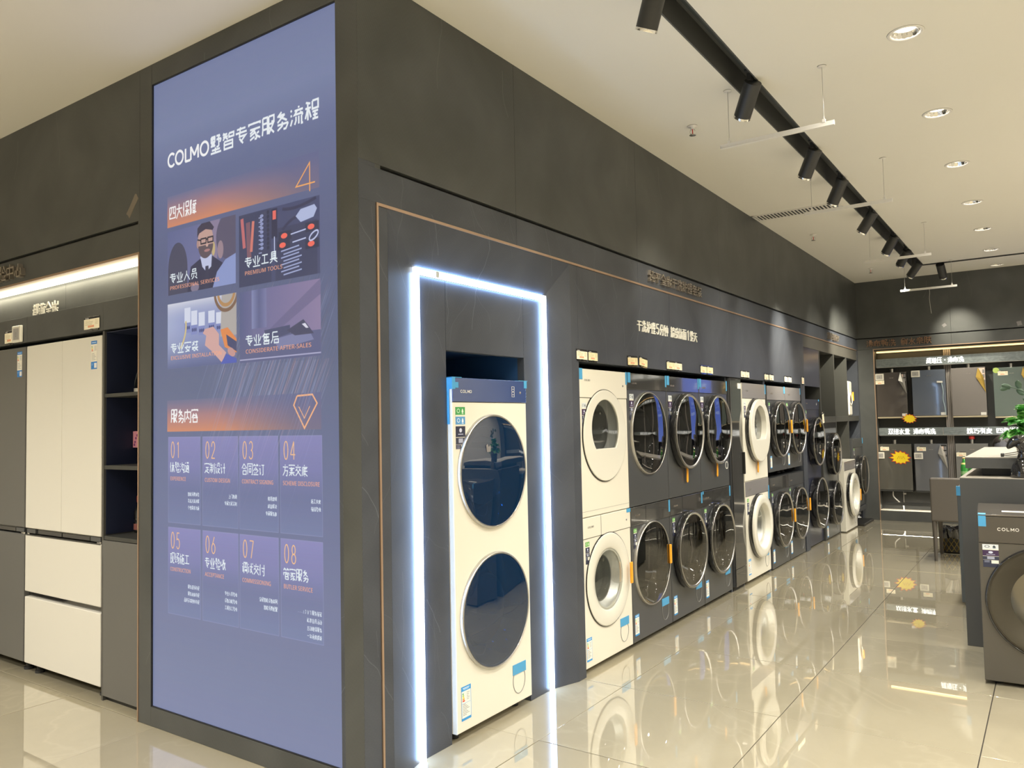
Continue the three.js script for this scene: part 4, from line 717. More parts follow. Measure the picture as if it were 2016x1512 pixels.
rows.forEach(({ z: [z0, z1], kind }, i) => {
  const wht = kind === 'white', body = wht ? M.whiteBody : M.greyBody, pm = wht ? M.whiteBody : M.glossGrey, g = wht ? undefined : 'dark grey stacked laundry machines';
  const st = wht ? 'white' : kind === 'flat' ? 'flush' : 'proud', r = wht ? 0.262 : 0.264;
  const where = ['right beside the lit niche', 'next to the cream stack', 'between two dark stacks', 'left of the tall mirror-dark cabinet'][i];
  machine('washing_machine', ['cream lower washer with wide white door ring and orange tag, ', 'dark grey lower washer with flush door and orange strip, ', 'dark grey lower washer with silver door ring, ', 'dark grey lower washer with silver door ring, '][i] + where, 'washing machine', {
    h: WASH, body, panel: [wht ? 0.698 : 0.697, WASH, pm], doors: [{ y: 0.44, r, style: st, rim: M.steel, ...(wht ? { handle: [0, 0.125], hx: 0.225 } : i === 1 ? { handle: [0.02, 0.125], hx: 0.235, hz: 0.024 } : {}) }],
    drawer: 0.36, logo: [0.06, 0.752, 0.011, wht ? M.steel : GL], knob: wht, feat: 2, featY: 0.68, featH: 0.12, energyAt: [0.05, 0.1, 0.125], hatch: true, lift: Y0,
    tape: wht ? [[0.05, 0.79, 0, 0.812]] : i === 3 ? [[0.02, 0.73, 0.0, 0.81], [-1.001, 0.79, -1.02, 0.812]] : [[0.02, 0.73, 0, 0.808]],
  }, -0.015, Y0, z0, z1, Math.PI / 2, g);
  const b = Y0 + WASH + 0.004;
  machine('tumble_dryer', ['cream upper dryer with flat-bottomed window stacked ', 'dark grey upper dryer with flush glass door stacked ', 'dark grey upper dryer with orange pull under its silver ring, ', 'dark grey upper dryer with orange pull and white stickers, '][i] + where, 'dryer', {
    h: 0.82, body, panel: [wht ? 0.66 : 0.718, 0.82, pm], doors: [{ y: 0.445, r: wht ? 0.263 : 0.264, style: wht ? 'dryer' : st, rim: M.steel, pull: i > 1, flap: i === 0 && false }],
    logo: [0.06, 0.752, 0.011, wht ? M.steel : GL], knob: wht, feat: 1, featY: wht ? 0.63 : 0.69, featH: wht ? 0.135 : 0.16,
    tape: [[-1.001, 0.76, -1.04, 0.822], [0.018, 0.745, 0, 0.822]],
  }, -0.015, b, z0, z1, Math.PI / 2, g);
  if (wht) { const last = scene.children[scene.children.length - 1]; mesh('lower_seam', bx(-0.293, 0.03, -0.003, 0.293, 0.0315, 0.0008), M.gasket, last); }
  if (i === 3) { const last = scene.children[scene.children.length - 1]; for (const yy of [0.28, 0.16]) { const n = mesh('round_sticker', lathe([[0.03, 0], [0.03, 0.0012], [0.024, 0.0014], [0.024, 0.0004]], 24), M.white, last); n.position.set(0.245, yy, 0.0006); if (yy > 0.2) for (const k of [0, 1]) mesh('sticker_text', letterGeometry('C', 0.02, 0.024, 0.004, 0.0012).translate(0.232 + k * 0.012, yy - 0.012, 0.001), M.white, last); } }
});
// tall narrow clothes care cabinet
{
  const t = thing('garment_care_cabinet', 'tall narrow mirror-dark cabinet between dark stack and cream stack', 'cabinet', [0.0, 0.012, -4.196], Math.PI / 2), w = 0.258;
  mesh('body', bx(-w / 2, 0.02, -0.6, w / 2, 1.685, -0.012, 0.004), M.greyBody, t);
  mesh('door', bx(-w / 2 + 0.002, 0.16, -0.012, w / 2 - 0.002, 1.683, 0.0, 0.003), M.glossGrey, t); mesh('lower_door', bx(-w / 2 + 0.002, 0.022, -0.012, w / 2 - 0.002, 0.157, 0.0, 0.003), M.glossGrey, t);
  mesh('plinth', bx(-w / 2 + 0.01, -0.012, -0.55, w / 2 - 0.01, 0.02, -0.03), M.black, t);
  mesh('edge_handle', bx(w / 2 - 0.02, 0.9, 0.0, w / 2, 1.08, 0.02, 0.005), M.black, t);
  mesh('white_note', bx(0.045, 1.6, 0.0005, 0.125, 1.645, 0.0016), M.white, t);
}
// cream stack with grey strips
{
  const o = { body: M.whiteBody, featH: 0.13, feat: 1 };
  machine('washing_machine', 'cream lower washer with grey strip between tall cabinet and glossy dark stacks', 'washing machine', { ...o, h: WASH, panel: [0.69, WASH, M.greyPanel], doors: [{ y: 0.42, r: 0.266, style: 'white', d: 0.05 }], logo: [0.08, 0.74, 0.01, M.steel], featY: 0.67, feat: 2, energyAt: [0.05, 0.11, 0.13], hatch: true, lift: 0.03, tape: [[0.02, 0.62, 0.0, 0.74]] }, 0.0, 0.03, -4.35, -4.985);
  machine('tumble_dryer', 'cream upper dryer with grey strip and orange pull stacked beside tall cabinet', 'dryer', { ...o, h: 0.82, panel: [0.692, 0.82, M.greyPanel], doors: [{ y: 0.42, r: 0.268, style: 'dryer', pull: true, d: 0.05 }], logo: [0.08, 0.75, 0.01, M.steel], featY: 0.66, tape: [[0.02, 0.735, 0, 0.822]] }, 0.0, 0.844, -4.35, -4.985);
}
// two dark stacks with upper machines hung above a black gap
[[-5.05, -5.615], [-5.625, -6.175]].forEach(([z0, z1], i) => {
  const side = ['left of the pair before the column', 'right of the pair against the column'][i], g = 'glossy dark stacked pairs';
  machine('washing_machine', 'glossy dark lower washer with orange side tag, ' + side, 'washing machine', { h: 0.81, body: M.greyBody, panel: [0.69, 0.81, M.glossGrey], doors: [{ y: 0.42, r: 0.256, style: 'proud', d: 0.06, handle: [i ? 0.06 : 0.01, 0.125], hx: 0.245, hz: 0.068 }], logo: [0.07, 0.74, 0.01, GL], feat: 2, featY: 0.67, featH: 0.1, energyAt: [0.05, 0.11, 0.12], hatch: true, hatchTape: i === 0, lift: 0.012 }, -0.005, 0.012, z0, z1, Math.PI / 2, g);
  machine('tumble_dryer', 'glossy dark upper machine above a black gap, ' + side, 'dryer', { h: 0.785, body: M.greyBody, panel: [0.655, 0.785, M.greyPanel], doors: [{ y: 0.385, r: 0.26, style: 'proud', d: 0.06, handle: [0.02, 0.125], hx: 0.245, hz: 0.068 }], logo: [0.1, 0.71, 0.011, GL], feat: 2, featY: 0.63, featH: 0.12, energyAt: [0.06, 0.09, 0.11], hatch: true, lift: 0.035, tape: [[i ? 0.016 : 0.04, 0.72, 0.0, 0.787]] }, -0.005, 0.875, z0, z1, Math.PI / 2, g);
});
// navy tower beyond the column
machine('washer_dryer_tower', 'navy tower with two large bulging black doors beyond the divider column', 'washing machine', { h: 1.54, body: M.navyBody, panel: [1.43, 1.54, M.navyBody], doors: [{ y: 1.09, r: 0.262, style: 'proud', d: 0.075, flap: true }, { y: 0.44, r: 0.272, style: 'proud', d: 0.085, flap: true }], logo: [0.06, 1.49, 0.012, GL], icons: [[0.2, 1.49]], feat: 2, featY: 1.42, featH: 0.12, lift: 0.015, tape: [[-1.001, 1.52, -1.03, 1.542], [0.03, 1.52, 0, 1.542]] }, -0.02, 0.015, -6.375, -6.995);
machine('washer_dryer_tower', 'low dark tower with two silver-ringed doors under the shelf beam', 'washing machine', { h: 1.29, body: M.greyBody, panel: [1.22, 1.29, M.glossGrey], doors: [{ y: 0.93, r: 0.24, style: 'proud', d: 0.075 }, { y: 0.38, r: 0.25, style: 'proud', d: 0.075 }], feat: 2, featY: 1.2, featH: 0.14, energyAt: [0.06, 0.08, 0.12], hatch: true, lift: 0.012 }, 0.0, 0.012, -7.045, -7.695);
machine('washing_machine', 'small cream washer with grey strip under the open shelves', 'washing machine', { h: 0.82, body: M.whiteBody, panel: [0.71, 0.815, M.greyPanel], doors: [{ y: 0.41, r: 0.26, style: 'white', d: 0.06, handle: [-0.02, 0.14], hx: 0.24, hz: 0.065 }], drawer: 0.4, hatch: true, lift: 0.012 }, 0.06, 0.012, -7.75, -8.375);
{
  machine('washing_machine', 'dark washer raised on a low stand in the corner by far wall', 'washing machine', { h: 0.86, body: M.greyBody, panel: [0.75, 0.86, M.glossGrey], doors: [{ y: 0.4, r: 0.25, style: 'proud', d: 0.08 }], feat: 2, featY: 0.74, featH: 0.1, hatch: true, tape: [[0.03, 0.79, 0, 0.862]] }, 0.03, 0.215, -8.43, -9.03);
  const t = thing('machine_stand', 'low black stand with round metal feet under the raised corner washer', 'stand', [0.03, 0, -8.73], Math.PI / 2);
  mesh('top', bx(-0.31, 0.15, -0.6, 0.31, 0.213, 0.02, 0.01), M.greyBody, t); mesh('base', bx(-0.3, 0, -0.6, 0.3, 0.03, 0.1, 0.006), M.black, t);
  for (const x of [-0.2, 0.2]) for (const z of [-0.08, -0.5]) { const o = mesh('leg', latheY([[0, 0.03], [0.045, 0.03], [0.05, 0.05], [0.03, 0.065], [0.03, 0.08], [0.05, 0.095], [0.045, 0.115], [0.03, 0.12], [0.03, 0.15]], 20), M.steel, t); o.position.set(x, 0, z); }
}
// slim wall-mount machine standing in the last shelf bay
{
  const t = thing('mini_washer', 'slim white upright appliance with orange tag in the last open shelf bay', 'appliance', [0.012, 1.369, -8.515], Math.PI / 2);
  mesh('body', bx(-0.095, 0, -0.22, 0.095, 0.44, 0, 0.025), M.whitePart, t);
  const d = mesh('door', lathe([[0.082, -0.002], [0.082, 0.006], [0.074, 0.009], [0.062, 0.006], [0.056, -0.002]], 40), M.whitePart, t); d.position.set(0, 0.21, 0);
  const gl = mesh('glass', lathe([[0.063, 0.004], [0, 0.008]], 32), M.blackGloss, d); gl.position.z = 0; mesh('handle_tag', bx(0.07, -0.02, 0.006, 0.092, 0.09, 0.022, 0.004), M.orange, d);
}

// ───────── wall lettering ─────────
{
  const at = (name, label, text, z0, y, h, adv, weight, depth, m) => { const t = thing(name, label, 'sign lettering', [0.0005, y, z0], Math.PI / 2); lettering(t, 'letter', text, 0, 0, 0, h, adv, weight, depth, m); };
  at('wall_lettering', 'raised cream characters about five minute dry cleaning above the dark stacks', '干洗护理5分钟 精致体面1整天', -2.385, 1.932, 0.07, 0.0688, 0.0062, 0.006, M.letterWhite);
  at('wall_lettering', 'ten raised grey metal characters on the frieze between shadow gap and copper line', '纯平全嵌干洗护理套装', -2.565, 2.272, 0.07, 0.0918, 0.0066, 0.016, M.letterMetal);
  at('wall_lettering', 'small brassy metal characters on the frieze over the open shelves', '洗护套装平', -7.435, 2.27, 0.072, 0.115, 0.0075, 0.018, M.letterMetal);
  let t = thing('wall_lettering', 'raised grey characters cut by the left edge of the picture', 'sign lettering', [-3.14, 2.266, 0.0005]);
  lettering(t, 'letter', '箱体验中心', 0, 0, 0, 0.082, 0.0955, 0.008, 0.024, M.letterMetal);
  t = thing('wall_lettering', 'four cream characters standing on the ledge above the pale fridge', 'sign lettering', [-2.735, 2.046, -0.072]);
  lettering(t, 'letter', '超薄全嵌', 0, 0, 0, 0.068, 0.0755, 0.0066, 0.006, M.letterWhite);
  t = thing('wall_lettering', 'dim bronze characters on the far wall above the golden alcove edge', 'sign lettering', [0.12, 2.272, BACK + 0.0005]);
  lettering(t, 'letter', '瀑布畅洗 鲜水亲肤', 0, 0, 0, 0.085, 0.0895, 0.0072, 0.02, M.letterBronze);
}
// ───────── price tags on the edge above the machines ─────────
function tagPaper(kind) {
  const [c, g] = canvas(192, 128); g.fillStyle = kind === 1 ? '#fbe8ba' : kind === 2 ? '#f6ecc6' : '#fbf3da'; g.fillRect(0, 0, 192, 128);
  g.fillStyle = '#1c1c20'; g.fillRect(0, 0, 192, 18); g.fillStyle = '#d8d8da'; g.fillRect(14, 5, 46, 8);
  g.fillStyle = '#c3b489'; for (let i = 0; i < 4; i++) { g.fillRect(12, 32 + i * 15, 66 + (i * 37) % 44, 4); g.fillRect(140, 32 + i * 15, 36, 4); }
  g.fillStyle = '#f09a78'; g.fillRect(50, 88, 76, 22); g.fillStyle = '#f3dcab'; for (let i = 0; i < 5; i++) g.fillRect(62 + i * 12, 90, 3, 18);
  return paper(canvasTexture(c));
}
const TAGS = [0, 1, 2].map(tagPaper);
function priceTag(label, pos, turn, w, h, kind, tilt = 0) {
  const t = thing('price_tag', label, 'price tag', pos, turn, 'price tags above the machines'); t.rotation.z = 0;
  const c = plate(w, h, 0.0015); c.rotateZ(tilt); c.translate(0, h / 2 + 0.008, 0.004); mesh('card', c, TAGS[kind], t);
  const b = [bx(-w / 2 + 0.002, 0.004, 0, w / 2 - 0.002, h + 0.012, 0.0028, 0.001), bx(-w / 2 + 0.01, -0.002, 0, w / 2 - 0.01, 0.006, 0.005, 0.001), bx(-0.012, -0.004, 0, 0.012, 0.009, 0.006, 0.001)]; b.forEach((g) => g.rotateZ(tilt)); mesh('holder', b, M.blackGloss, t);
  return t;
}
[[-1.672, 0.118, 'wider price tag above the cream stack beside the niche', 0], [-1.797, 0.105, 'narrower price tag above the cream stack beside the niche', 2], [-2.303, 0.135, 'left price tag over the first dark dryer', 1], [-2.455, 0.115, 'tilted right price tag over the first dark dryer', 1], [-2.885, 0.13, 'left price tag above the second dark dryer', 2], [-3.015, 0.125, 'right price tag above the second dark dryer', 0], [-3.49, 0.12, 'left price tag over the third dark dryer', 2], [-3.62, 0.12, 'right price tag over the third dark dryer', 2], [-4.385, 0.11, 'left price tag above the grey-stripped cream stack', 0], [-4.495, 0.095, 'right price tag above the grey-stripped cream stack', 0],
  [-5.03, 0.12, 'first price tag from the cream stack over the glossy pair', 0], [-5.18, 0.13, 'second price tag from the cream stack over the glossy pair', 0], [-5.66, 0.11, 'second price tag from the divider column', 0], [-5.79, 0.11, 'nearest price tag to the divider column on the panel edge', 0]].forEach(([z, w, l, k], i) => priceTag(l, [0.001, 1.704, z], Math.PI / 2, w, 0.052, k, i === 3 ? -0.1 : i === 2 ? 0.03 : 0));
priceTag('small tag fixed on the striped divider column', [0.001, 1.7, -6.275], Math.PI / 2, 0.085, 0.075, 0);
priceTag('small pale tag clipped to the end of the shelf beam', [0.006, 1.285, -7.05], Math.PI / 2, 0.075, 0.12, 0, 0.2);
priceTag('price tag above the right door of the pale fridge', [-2.05, 1.908, -0.059], 0, 0.155, 0.062, 0);
priceTag('price tag half hidden behind the white display over the grey fridge', [-3.0, 1.903, -0.059], 0, 0.12, 0.07, 0);
{
  const t = thing('price_display', 'white framed electronic price display above the grey fridge corner', 'display', [-2.888, 1.905, -0.059]);
  mesh('frame', bx(-0.056, 0, 0, 0.056, 0.1, 0.016, 0.006), M.whitePart, t); mesh('screen', bx(-0.036, 0.016, 0.0155, 0.036, 0.084, 0.0166), std(lin(0.36, 0.35, 0.34), 0.5), t); mesh('screen_text', [bx(-0.004, 0.045, 0.0166, 0.004, 0.062, 0.0172), bx(-0.005, 0.032, 0.0166, 0.005, 0.041, 0.0172)], M.gasket, t);
}
// ───────── fridges ─────────
function fridgeLabel() {
  const [c, g] = canvas(96, 288); g.fillStyle = '#ece8dc'; g.fillRect(0, 0, 96, 288); g.fillStyle = '#2f7fd0'; g.fillRect(0, 0, 96, 34); g.fillRect(0, 212, 96, 76); g.fillStyle = '#cfe4fa'; g.fillRect(12, 14, 72, 7);
  ['#4aa657', '#a4c53c', '#eed13c', '#e8902f', '#d33f2f'].forEach((k, i) => { g.fillStyle = k; g.fillRect(8, 52 + i * 11, 14 + i * 3, 7); }); g.fillStyle = '#8c9298'; for (let i = 0; i < 4; i++) g.fillRect(54, 54 + i * 13, 34, 4); for (let i = 0; i < 5; i++) g.fillRect(10, 130 + i * 15, 44 + (i * 13) % 30, 4);
  g.fillStyle = '#eee'; g.fillRect(52, 226, 40, 50); g.fillStyle = '#9ac4ee'; g.fillRect(8, 232, 30, 4); g.fillRect(8, 244, 24, 4); return paper(canvasTexture(c));
}
const FRIDGE = fridgeLabel();
function fridge(label, x0, x1, m, drawers) {
  const t = thing('refrigerator', label, 'refrigerator', [(x0 + x1) / 2, 0, -0.06]), w = x1 - x0 - 0.006, mid = 0.0;
  mesh('cabinet', bx(-w / 2 + 0.008, 0.055, -0.62, w / 2 - 0.008, 1.872, -0.045, 0.004), M.charcoalDark, t);
  const door = (name, a, b, y0, y1) => mesh(name, bx(a, y0, -0.04, b, y1, 0, 0.005), m, t);
  door('door', -w / 2, mid - 0.0015, 0.826, 1.876); const r = door('door', mid + 0.0015, w / 2, 0.826, 1.876);
  mesh('handle_recess', [bx(-w / 2 + 0.006, 0.795, -0.045, w / 2 - 0.006, 0.824, -0.014, 0.002), bx(-w / 2 + 0.14, 0.797, -0.016, mid - 0.004, 0.82, -0.006, 0.003), bx(mid + 0.004, 0.797, -0.016, w / 2 - 0.12, 0.82, -0.006, 0.003)], M.blackGloss, t);
  for (const s of [-1, 1]) { mesh('hinge_cover', bx(s * (w / 2 - 0.06) - 0.05, 0.797, -0.016, s * (w / 2 - 0.06) + 0.05, 0.822, -0.004, 0.003), M.greyBody, t); mesh('hinge_pin', [cyl([s * (w / 2 - 0.02), 0.786, -0.012], [s * (w / 2 - 0.02), 0.8, -0.012], 0.008), bx(s * (w / 2 - 0.03) - 0.014, 0.79, -0.016, s * (w / 2 - 0.03) + 0.014, 0.796, -0.004)], M.chrome, t); }
  if (drawers) { const d = door('drawer', -w / 2, w / 2, 0.466, 0.788); mesh('edge_trim', bx(-w / 2 + 0.004, 0.784, -0.03, w / 2 - 0.004, 0.7895, 0.0004), M.charcoal, d); mesh('grip_gap', bx(-w / 2 + 0.01, 0.438, -0.045, w / 2 - 0.002, 0.464, -0.02, 0.002), M.blackGloss, t); door('drawer', -w / 2, w / 2, 0.062, 0.436); }
  else { door('door', -w / 2, mid - 0.0015, 0.062, 0.788); door('door', mid + 0.0015, w / 2, 0.062, 0.788); }
  for (const s of [-1, 1]) { mesh('foot', [cyl([s * (w / 2 - 0.06), 0, -0.06], [s * (w / 2 - 0.06), 0.056, -0.06], 0.016), cyl([s * (w / 2 - 0.06), 0, -0.06], [s * (w / 2 - 0.06), 0.014, -0.06], 0.026)], M.rubber, t); }
  mesh('kick_plate', bx(-w / 2 + 0.01, 0.03, -0.6, w / 2 - 0.01, 0.056, -0.12), M.black, t);
  const e = mesh('energy_label', plate(0.058, 0.15, 0.0012), FRIDGE, r); e.position.set(w / 2 - 0.074, 1.776, 0.0008);
}
fridge('pale beige four-door fridge with two lower drawers beside the open shelves', -2.79, -1.955, M.beige, true);
fridge('dark grey fridge at the left edge of the picture beside the pale one', -3.635, -2.798, M.greyFridge, false);
{
  const t = thing('display_shelf', 'narrow dark open shelf unit with navy shadow tint painted inside between pale fridge and lit board', 'shelf unit', [-1.725, 0, -0.06]), a = -0.222, b = 0.222;
  mesh('side_panel', bx(a, 0, -0.45, a + 0.016, 1.895, 0, 0.001), M.charcoal, t); mesh('side_panel', bx(b - 0.016, 0, -0.45, b, 1.895, 0, 0.001), M.charcoal, t);
  mesh('back_panel', [bx(a + 0.016, 0.82, -0.45, b - 0.016, 1.895, -0.435)], M.navyShadeInside, t); mesh('inner_lining', [bx(a + 0.016, 0.84, -0.435, a + 0.019, 1.89, -0.012), bx(b - 0.019, 0.84, -0.435, b - 0.016, 1.89, -0.012), bx(a + 0.019, 1.886, -0.435, b - 0.019, 1.89, -0.012)], M.navyShadeInside, t);
  for (const [y0, y1] of [[0.815, 0.835], [1.176, 1.196], [1.548, 1.566]]) mesh('shelf', bx(a + 0.016, y0, -0.435, b - 0.016, y1, -0.003, 0.001), M.shelfBoard, t);
  mesh('lower_door', bx(a + 0.002, 0.025, -0.02, b - 0.002, 0.812, 0, 0.002), M.greyFridge, t);
  mesh('plinth', bx(a + 0.016, 0, -0.43, b - 0.016, 0.022, -0.02), M.black, t);
}
{
  let t = thing('glass_decanter', 'clear glass bottle with flared rim on the top shelf', 'decanter', [-1.884, 1.567, -0.24]);
  mesh('glass_body', latheY([[0, 0.004], [0.036, 0.004], [0.04, 0.02], [0.037, 0.07], [0.024, 0.12], [0.012, 0.15], [0.011, 0.175], [0.03, 0.198], [0.027, 0.199], [0.009, 0.178], [0.0, 0.17]], 40), phys(lin(0.9, 0.92, 0.92), 0.03, { transmission: 1, thickness: 0.004, ior: 1.5 }), t);
  mesh('base', latheY([[0, 0], [0.041, 0], [0.041, 0.03], [0, 0.03]], 40), M.whitePart, t);
  t = thing('wine_bottle', 'tall dark bottle with a pink printed tag on the middle shelf', 'bottle', [-1.889, 1.197, -0.235]);
  mesh('glass_body', latheY([[0, 0], [0.019, 0], [0.02, 0.006], [0.0195, 0.16], [0.008, 0.19], [0.0075, 0.225], [0, 0.227]], 32), M.blackGloss, t);
  const c = mesh('printed_tag', bx(-0.034, 0.085, 0.021, 0.03, 0.172, 0.024, 0.004), phys(lin(0.75, 0.32, 0.4), 0.4), t); mesh('flower_print', [[-0.012, 0.115], [-0.004, 0.135], [0.008, 0.15], [-0.018, 0.1]].map(([x, y]) => { const g = new THREE.CylinderGeometry(0.007, 0.007, 0.001, 10); g.rotateX(Math.PI / 2); g.translate(x, y, 0.0246); return g; }), std(lin(0.25, 0.05, 0.2), 0.5), c);
  t = thing('pink_card', 'small pink box leaning at the back of the middle shelf', 'box', [-1.875, 1.197, -0.27]);
  mesh('box', bx(-0.03, 0, -0.02, 0.03, 0.27, 0.01, 0.003), phys(lin(0.5, 0.2, 0.25), 0.4), t); mesh('lid', bx(-0.031, 0.25, -0.021, 0.031, 0.275, 0.011, 0.003), phys(lin(0.42, 0.16, 0.2), 0.4), t);
  t = thing('dark_bottle', 'short dark bottle with red cap and ribbed waist on the lowest open shelf', 'bottle', [-1.89, 0.836, -0.23]);
  mesh('glass_body', latheY([[0, 0], [0.026, 0], [0.028, 0.01], [0.028, 0.05], [0.022, 0.06], [0.028, 0.07], [0.027, 0.11], [0.012, 0.145], [0.011, 0.16], [0, 0.16]], 28), M.blackGloss, t); mesh('cap', latheY([[0, 0.158], [0.014, 0.158], [0.014, 0.19], [0, 0.192]], 20), phys(lin(0.3, 0.03, 0.03), 0.4), t); mesh('paper_band', latheY([[0.0285, 0.014], [0.0285, 0.046]], 28), phys(lin(0.28, 0.1, 0.09), 0.5), t);
}
// scraps of tape left on the walls
function scrap(label, x, y, z, w, h, rot, m) { const t = thing('tape_scrap', label, 'tape', [x, y, z]); const s = new THREE.Shape([[-w / 2, -h / 2], [w * 0.1, -h * 0.47], [w / 2, -h * 0.5], [w * 0.46, h * 0.1], [w / 2, h * 0.44], [-w * 0.2, h / 2], [-w * 0.52, h * 0.45], [-w * 0.45, -h * 0.1]].map((p) => new THREE.Vector2(...p))), g = new THREE.ExtrudeGeometry(s, { depth: 0.001, bevelEnabled: false }); g.rotateZ(rot); mesh('strip', g, m, t); }
scrap('torn strip of brown paper tape on the dark frieze left of the board', -1.558, 2.478, 0.0003, 0.04, 0.125, -0.75, std(lin(0.2, 0.17, 0.14), 0.6));
scrap('small clear tape square on the far wall above the alcove', 1.03, 2.487, BACK + 0.0003, 0.045, 0.04, 0.6, M.greyPanel);
scrap('larger clear tape square on the far wall near the right edge', 1.825, 2.44, BACK + 0.0003, 0.05, 0.055, 0.2, M.greyPanel);

// ───────── ceiling fittings ─────────
[[-2.02, 0.7, 1.287, 'nearest'], [-3.77, 0.7, 1.28, 'second'], [-6.0, 0.69, 1.26, 'third'], [-8.2, 0.68, 1.27, 'farthest']].forEach(([z, x0, x1, n]) => {
  const t = thing('hanging_rail', n + ' white sign rail hung from the ceiling on two thin wires', 'rail', [(x0 + x1) / 2, 2.842, z]), h = (x1 - x0) / 2;
  mesh('bar', [bx(-h, -0.011, -0.006, h, 0.011, 0.006, 0.002), bx(-h, -0.013, -0.009, h, -0.009, 0.009, 0.001)], M.whiteMetal, t);
  for (const s of [-1, 1]) { const x = s * (h - 0.05); mesh('wire', cyl([x, 0.012, 0], [x, CEIL - 2.842, 0], 0.0014, 0.0014, 8), M.steel, t); mesh('ceiling_cap', latheY([[0, CEIL - 2.842 - 0.007], [0.02, CEIL - 2.842 - 0.006], [0.022, CEIL - 2.842], [0, CEIL - 2.842]], 20).translate(x, 0, 0), M.whiteMetal, t); mesh('clip', [bx(x - 0.008, 0.008, -0.008, x + 0.008, 0.026, 0.008, 0.002), cyl([x, 0.024, 0], [x, 0.04, 0], 0.003)], M.whiteMetal, t); }
});
{ // one leftover wire with a hook below the farthest rail
  const t = thing('hanging_hook', 'thin hook dangling below the farthest hanging rail', 'hook', [0.985, 2.842, -8.19]);
  mesh('hook', tube([[0, -0.012, 0], [0.004, -0.05, 0], [-0.002, -0.12, 0], [0.006, -0.24, 0], [0.012, -0.3, 0]], 0.0025, 20, 6), M.steel, t);
}
[[0.403, -2.389, 'chrome ceiling sprinkler with red bulb near the first hanging rail'], [0.267, -5.835, 'small ceiling sprinkler past the slotted air vent'], [0.378, -8.115, 'farthest small ceiling sprinkler near the wall corner']].forEach(([x, z, l]) => {
  const t = thing('sprinkler', l, 'sprinkler', [x, CEIL, z]);
  mesh('escutcheon', latheY([[0, 0], [0.03, 0], [0.028, -0.006], [0.012, -0.009], [0.012, -0.02], [0, -0.02]], 24), M.whiteMetal, t);
  mesh('frame_arm', [tube([[-0.008, -0.018, 0], [-0.016, -0.035, 0], [-0.004, -0.055, 0]], 0.0025, 10, 6), tube([[0.008, -0.018, 0], [0.016, -0.035, 0], [0.004, -0.055, 0]], 0.0025, 10, 6)], M.chrome, t);
  mesh('bulb', cyl([0, -0.02, 0], [0, -0.054, 0], 0.003), phys(lin(0.6, 0.03, 0.02), 0.1), t); mesh('deflector', latheY([[0, -0.056], [0.02, -0.056], [0.02, -0.058], [0, -0.06]], 16), M.chrome, t);
});
{
  const t = thing('air_vent', 'long white slotted ceiling air vent running from the dark wall', 'air vent', [0.37, CEIL, -4.85]), L = 0.365, W = 0.112;
  mesh('frame', [bx(-L, -0.005, -W, L, 0, -W + 0.03, 0.001), bx(-L, -0.005, W - 0.03, L, 0, W, 0.001), bx(-L, -0.005, -W, -L + 0.02, 0, W, 0.001), bx(L - 0.02, -0.005, -W, L, 0, W, 0.001)], M.whiteMetal, t);
  mesh('duct_mouth', bx(-L + 0.01, -0.0015, -W + 0.01, L - 0.01, -0.0005, W - 0.01), M.black, t);
  for (let i = 0; i < 24; i++) { const g = bx(-0.006, -0.005, -W + 0.03, 0.006, -0.0025, W - 0.03); g.rotateZ(0.05); const o = mesh('slat', g, M.whiteMetal, t); o.position.x = -L + 0.034 + i * 0.0292; }
}
// ───────── far alcove: lit sign bands and water heaters ─────────
const SIGNGLOW = glow(new THREE.Color(1, 0.96, 0.86), 1.7);
const brushed = std(0xffffff, 0.38, 0.35, { map: dataTexture(256, (u, v) => { const t = 150 + per(u, v * 6, 9, 4, 4) * 34 + per(u * 5, v, 5, 8, 3) * 12; return [t * 0.92, t * 0.98, t]; }) });
brushed.map.repeat.set(1.2, 6);
M.mount = M.charcoalDark;
mesh('mounting_board', [bx(0.188, 0.128, BACK - 0.46, 1.9285, 2.2, BACK - 0.255), bx(2.56, 0.128, BACK - 0.46, 5.3, 2.2, BACK - 0.255)], M.charcoalDark, backWall);
function signBand(label, x0, x1, y0, y1, text, tx, adv, h) {
  const t = thing('sign_band', label, 'sign', [x0, y0, BACK - 0.14]), w = x1 - x0, q = y1 - y0;
  mesh('panel', bx(0, 0, -0.115, w, q, 0, 0.002), brushed, t); mesh('edge_strip', [bx(-0.006, 0, -0.02, 0, q, 0.004), bx(0, -0.006, -0.02, w, 0, 0.004)], M.steel, t);
  if (text) lettering(t, 'letter_light', text, tx - x0, (q - h) / 2, 0.0005, h, adv, 0.0085, 0.008, SIGNGLOW);
}
signBand('upper brushed metal band with glowing characters above the top row of heaters', 0.2, 1.92, 2.0, 2.112, '超增压·瀑布洗', 0.795, 0.061, 0.068);
signBand('lower left metal band with glowing characters about double water flow', 0.2, 0.948, 1.1, 1.198, '双倍水量 瀑布畅洗', 0.312, 0.0648, 0.068);
signBand('lower right metal band with glowing characters beside the green plant', 0.952, 1.92, 1.1, 1.198, '精巧有度 四季增压', 1.212, 0.069, 0.068);
signBand('long metal band with glowing characters right of the frame', 2.58, 5.28, 1.1, 1.198, '双倍水量 瀑布畅洗 精巧有度 双倍水量 瀑布畅洗', 2.7, 0.066, 0.07);
signBand('upper metal band with glowing characters right of the frame', 2.58, 5.28, 2.0, 2.112, '超增压·瀑布洗 超增压·瀑布洗', 2.9, 0.066, 0.07);
const film = phys(lin(0.72, 0.7, 0.66), 0.16, { metalness: 0.6 }), filmGold = phys(lin(0.8, 0.55, 0.14), 0.16, { metalness: 0.6 });
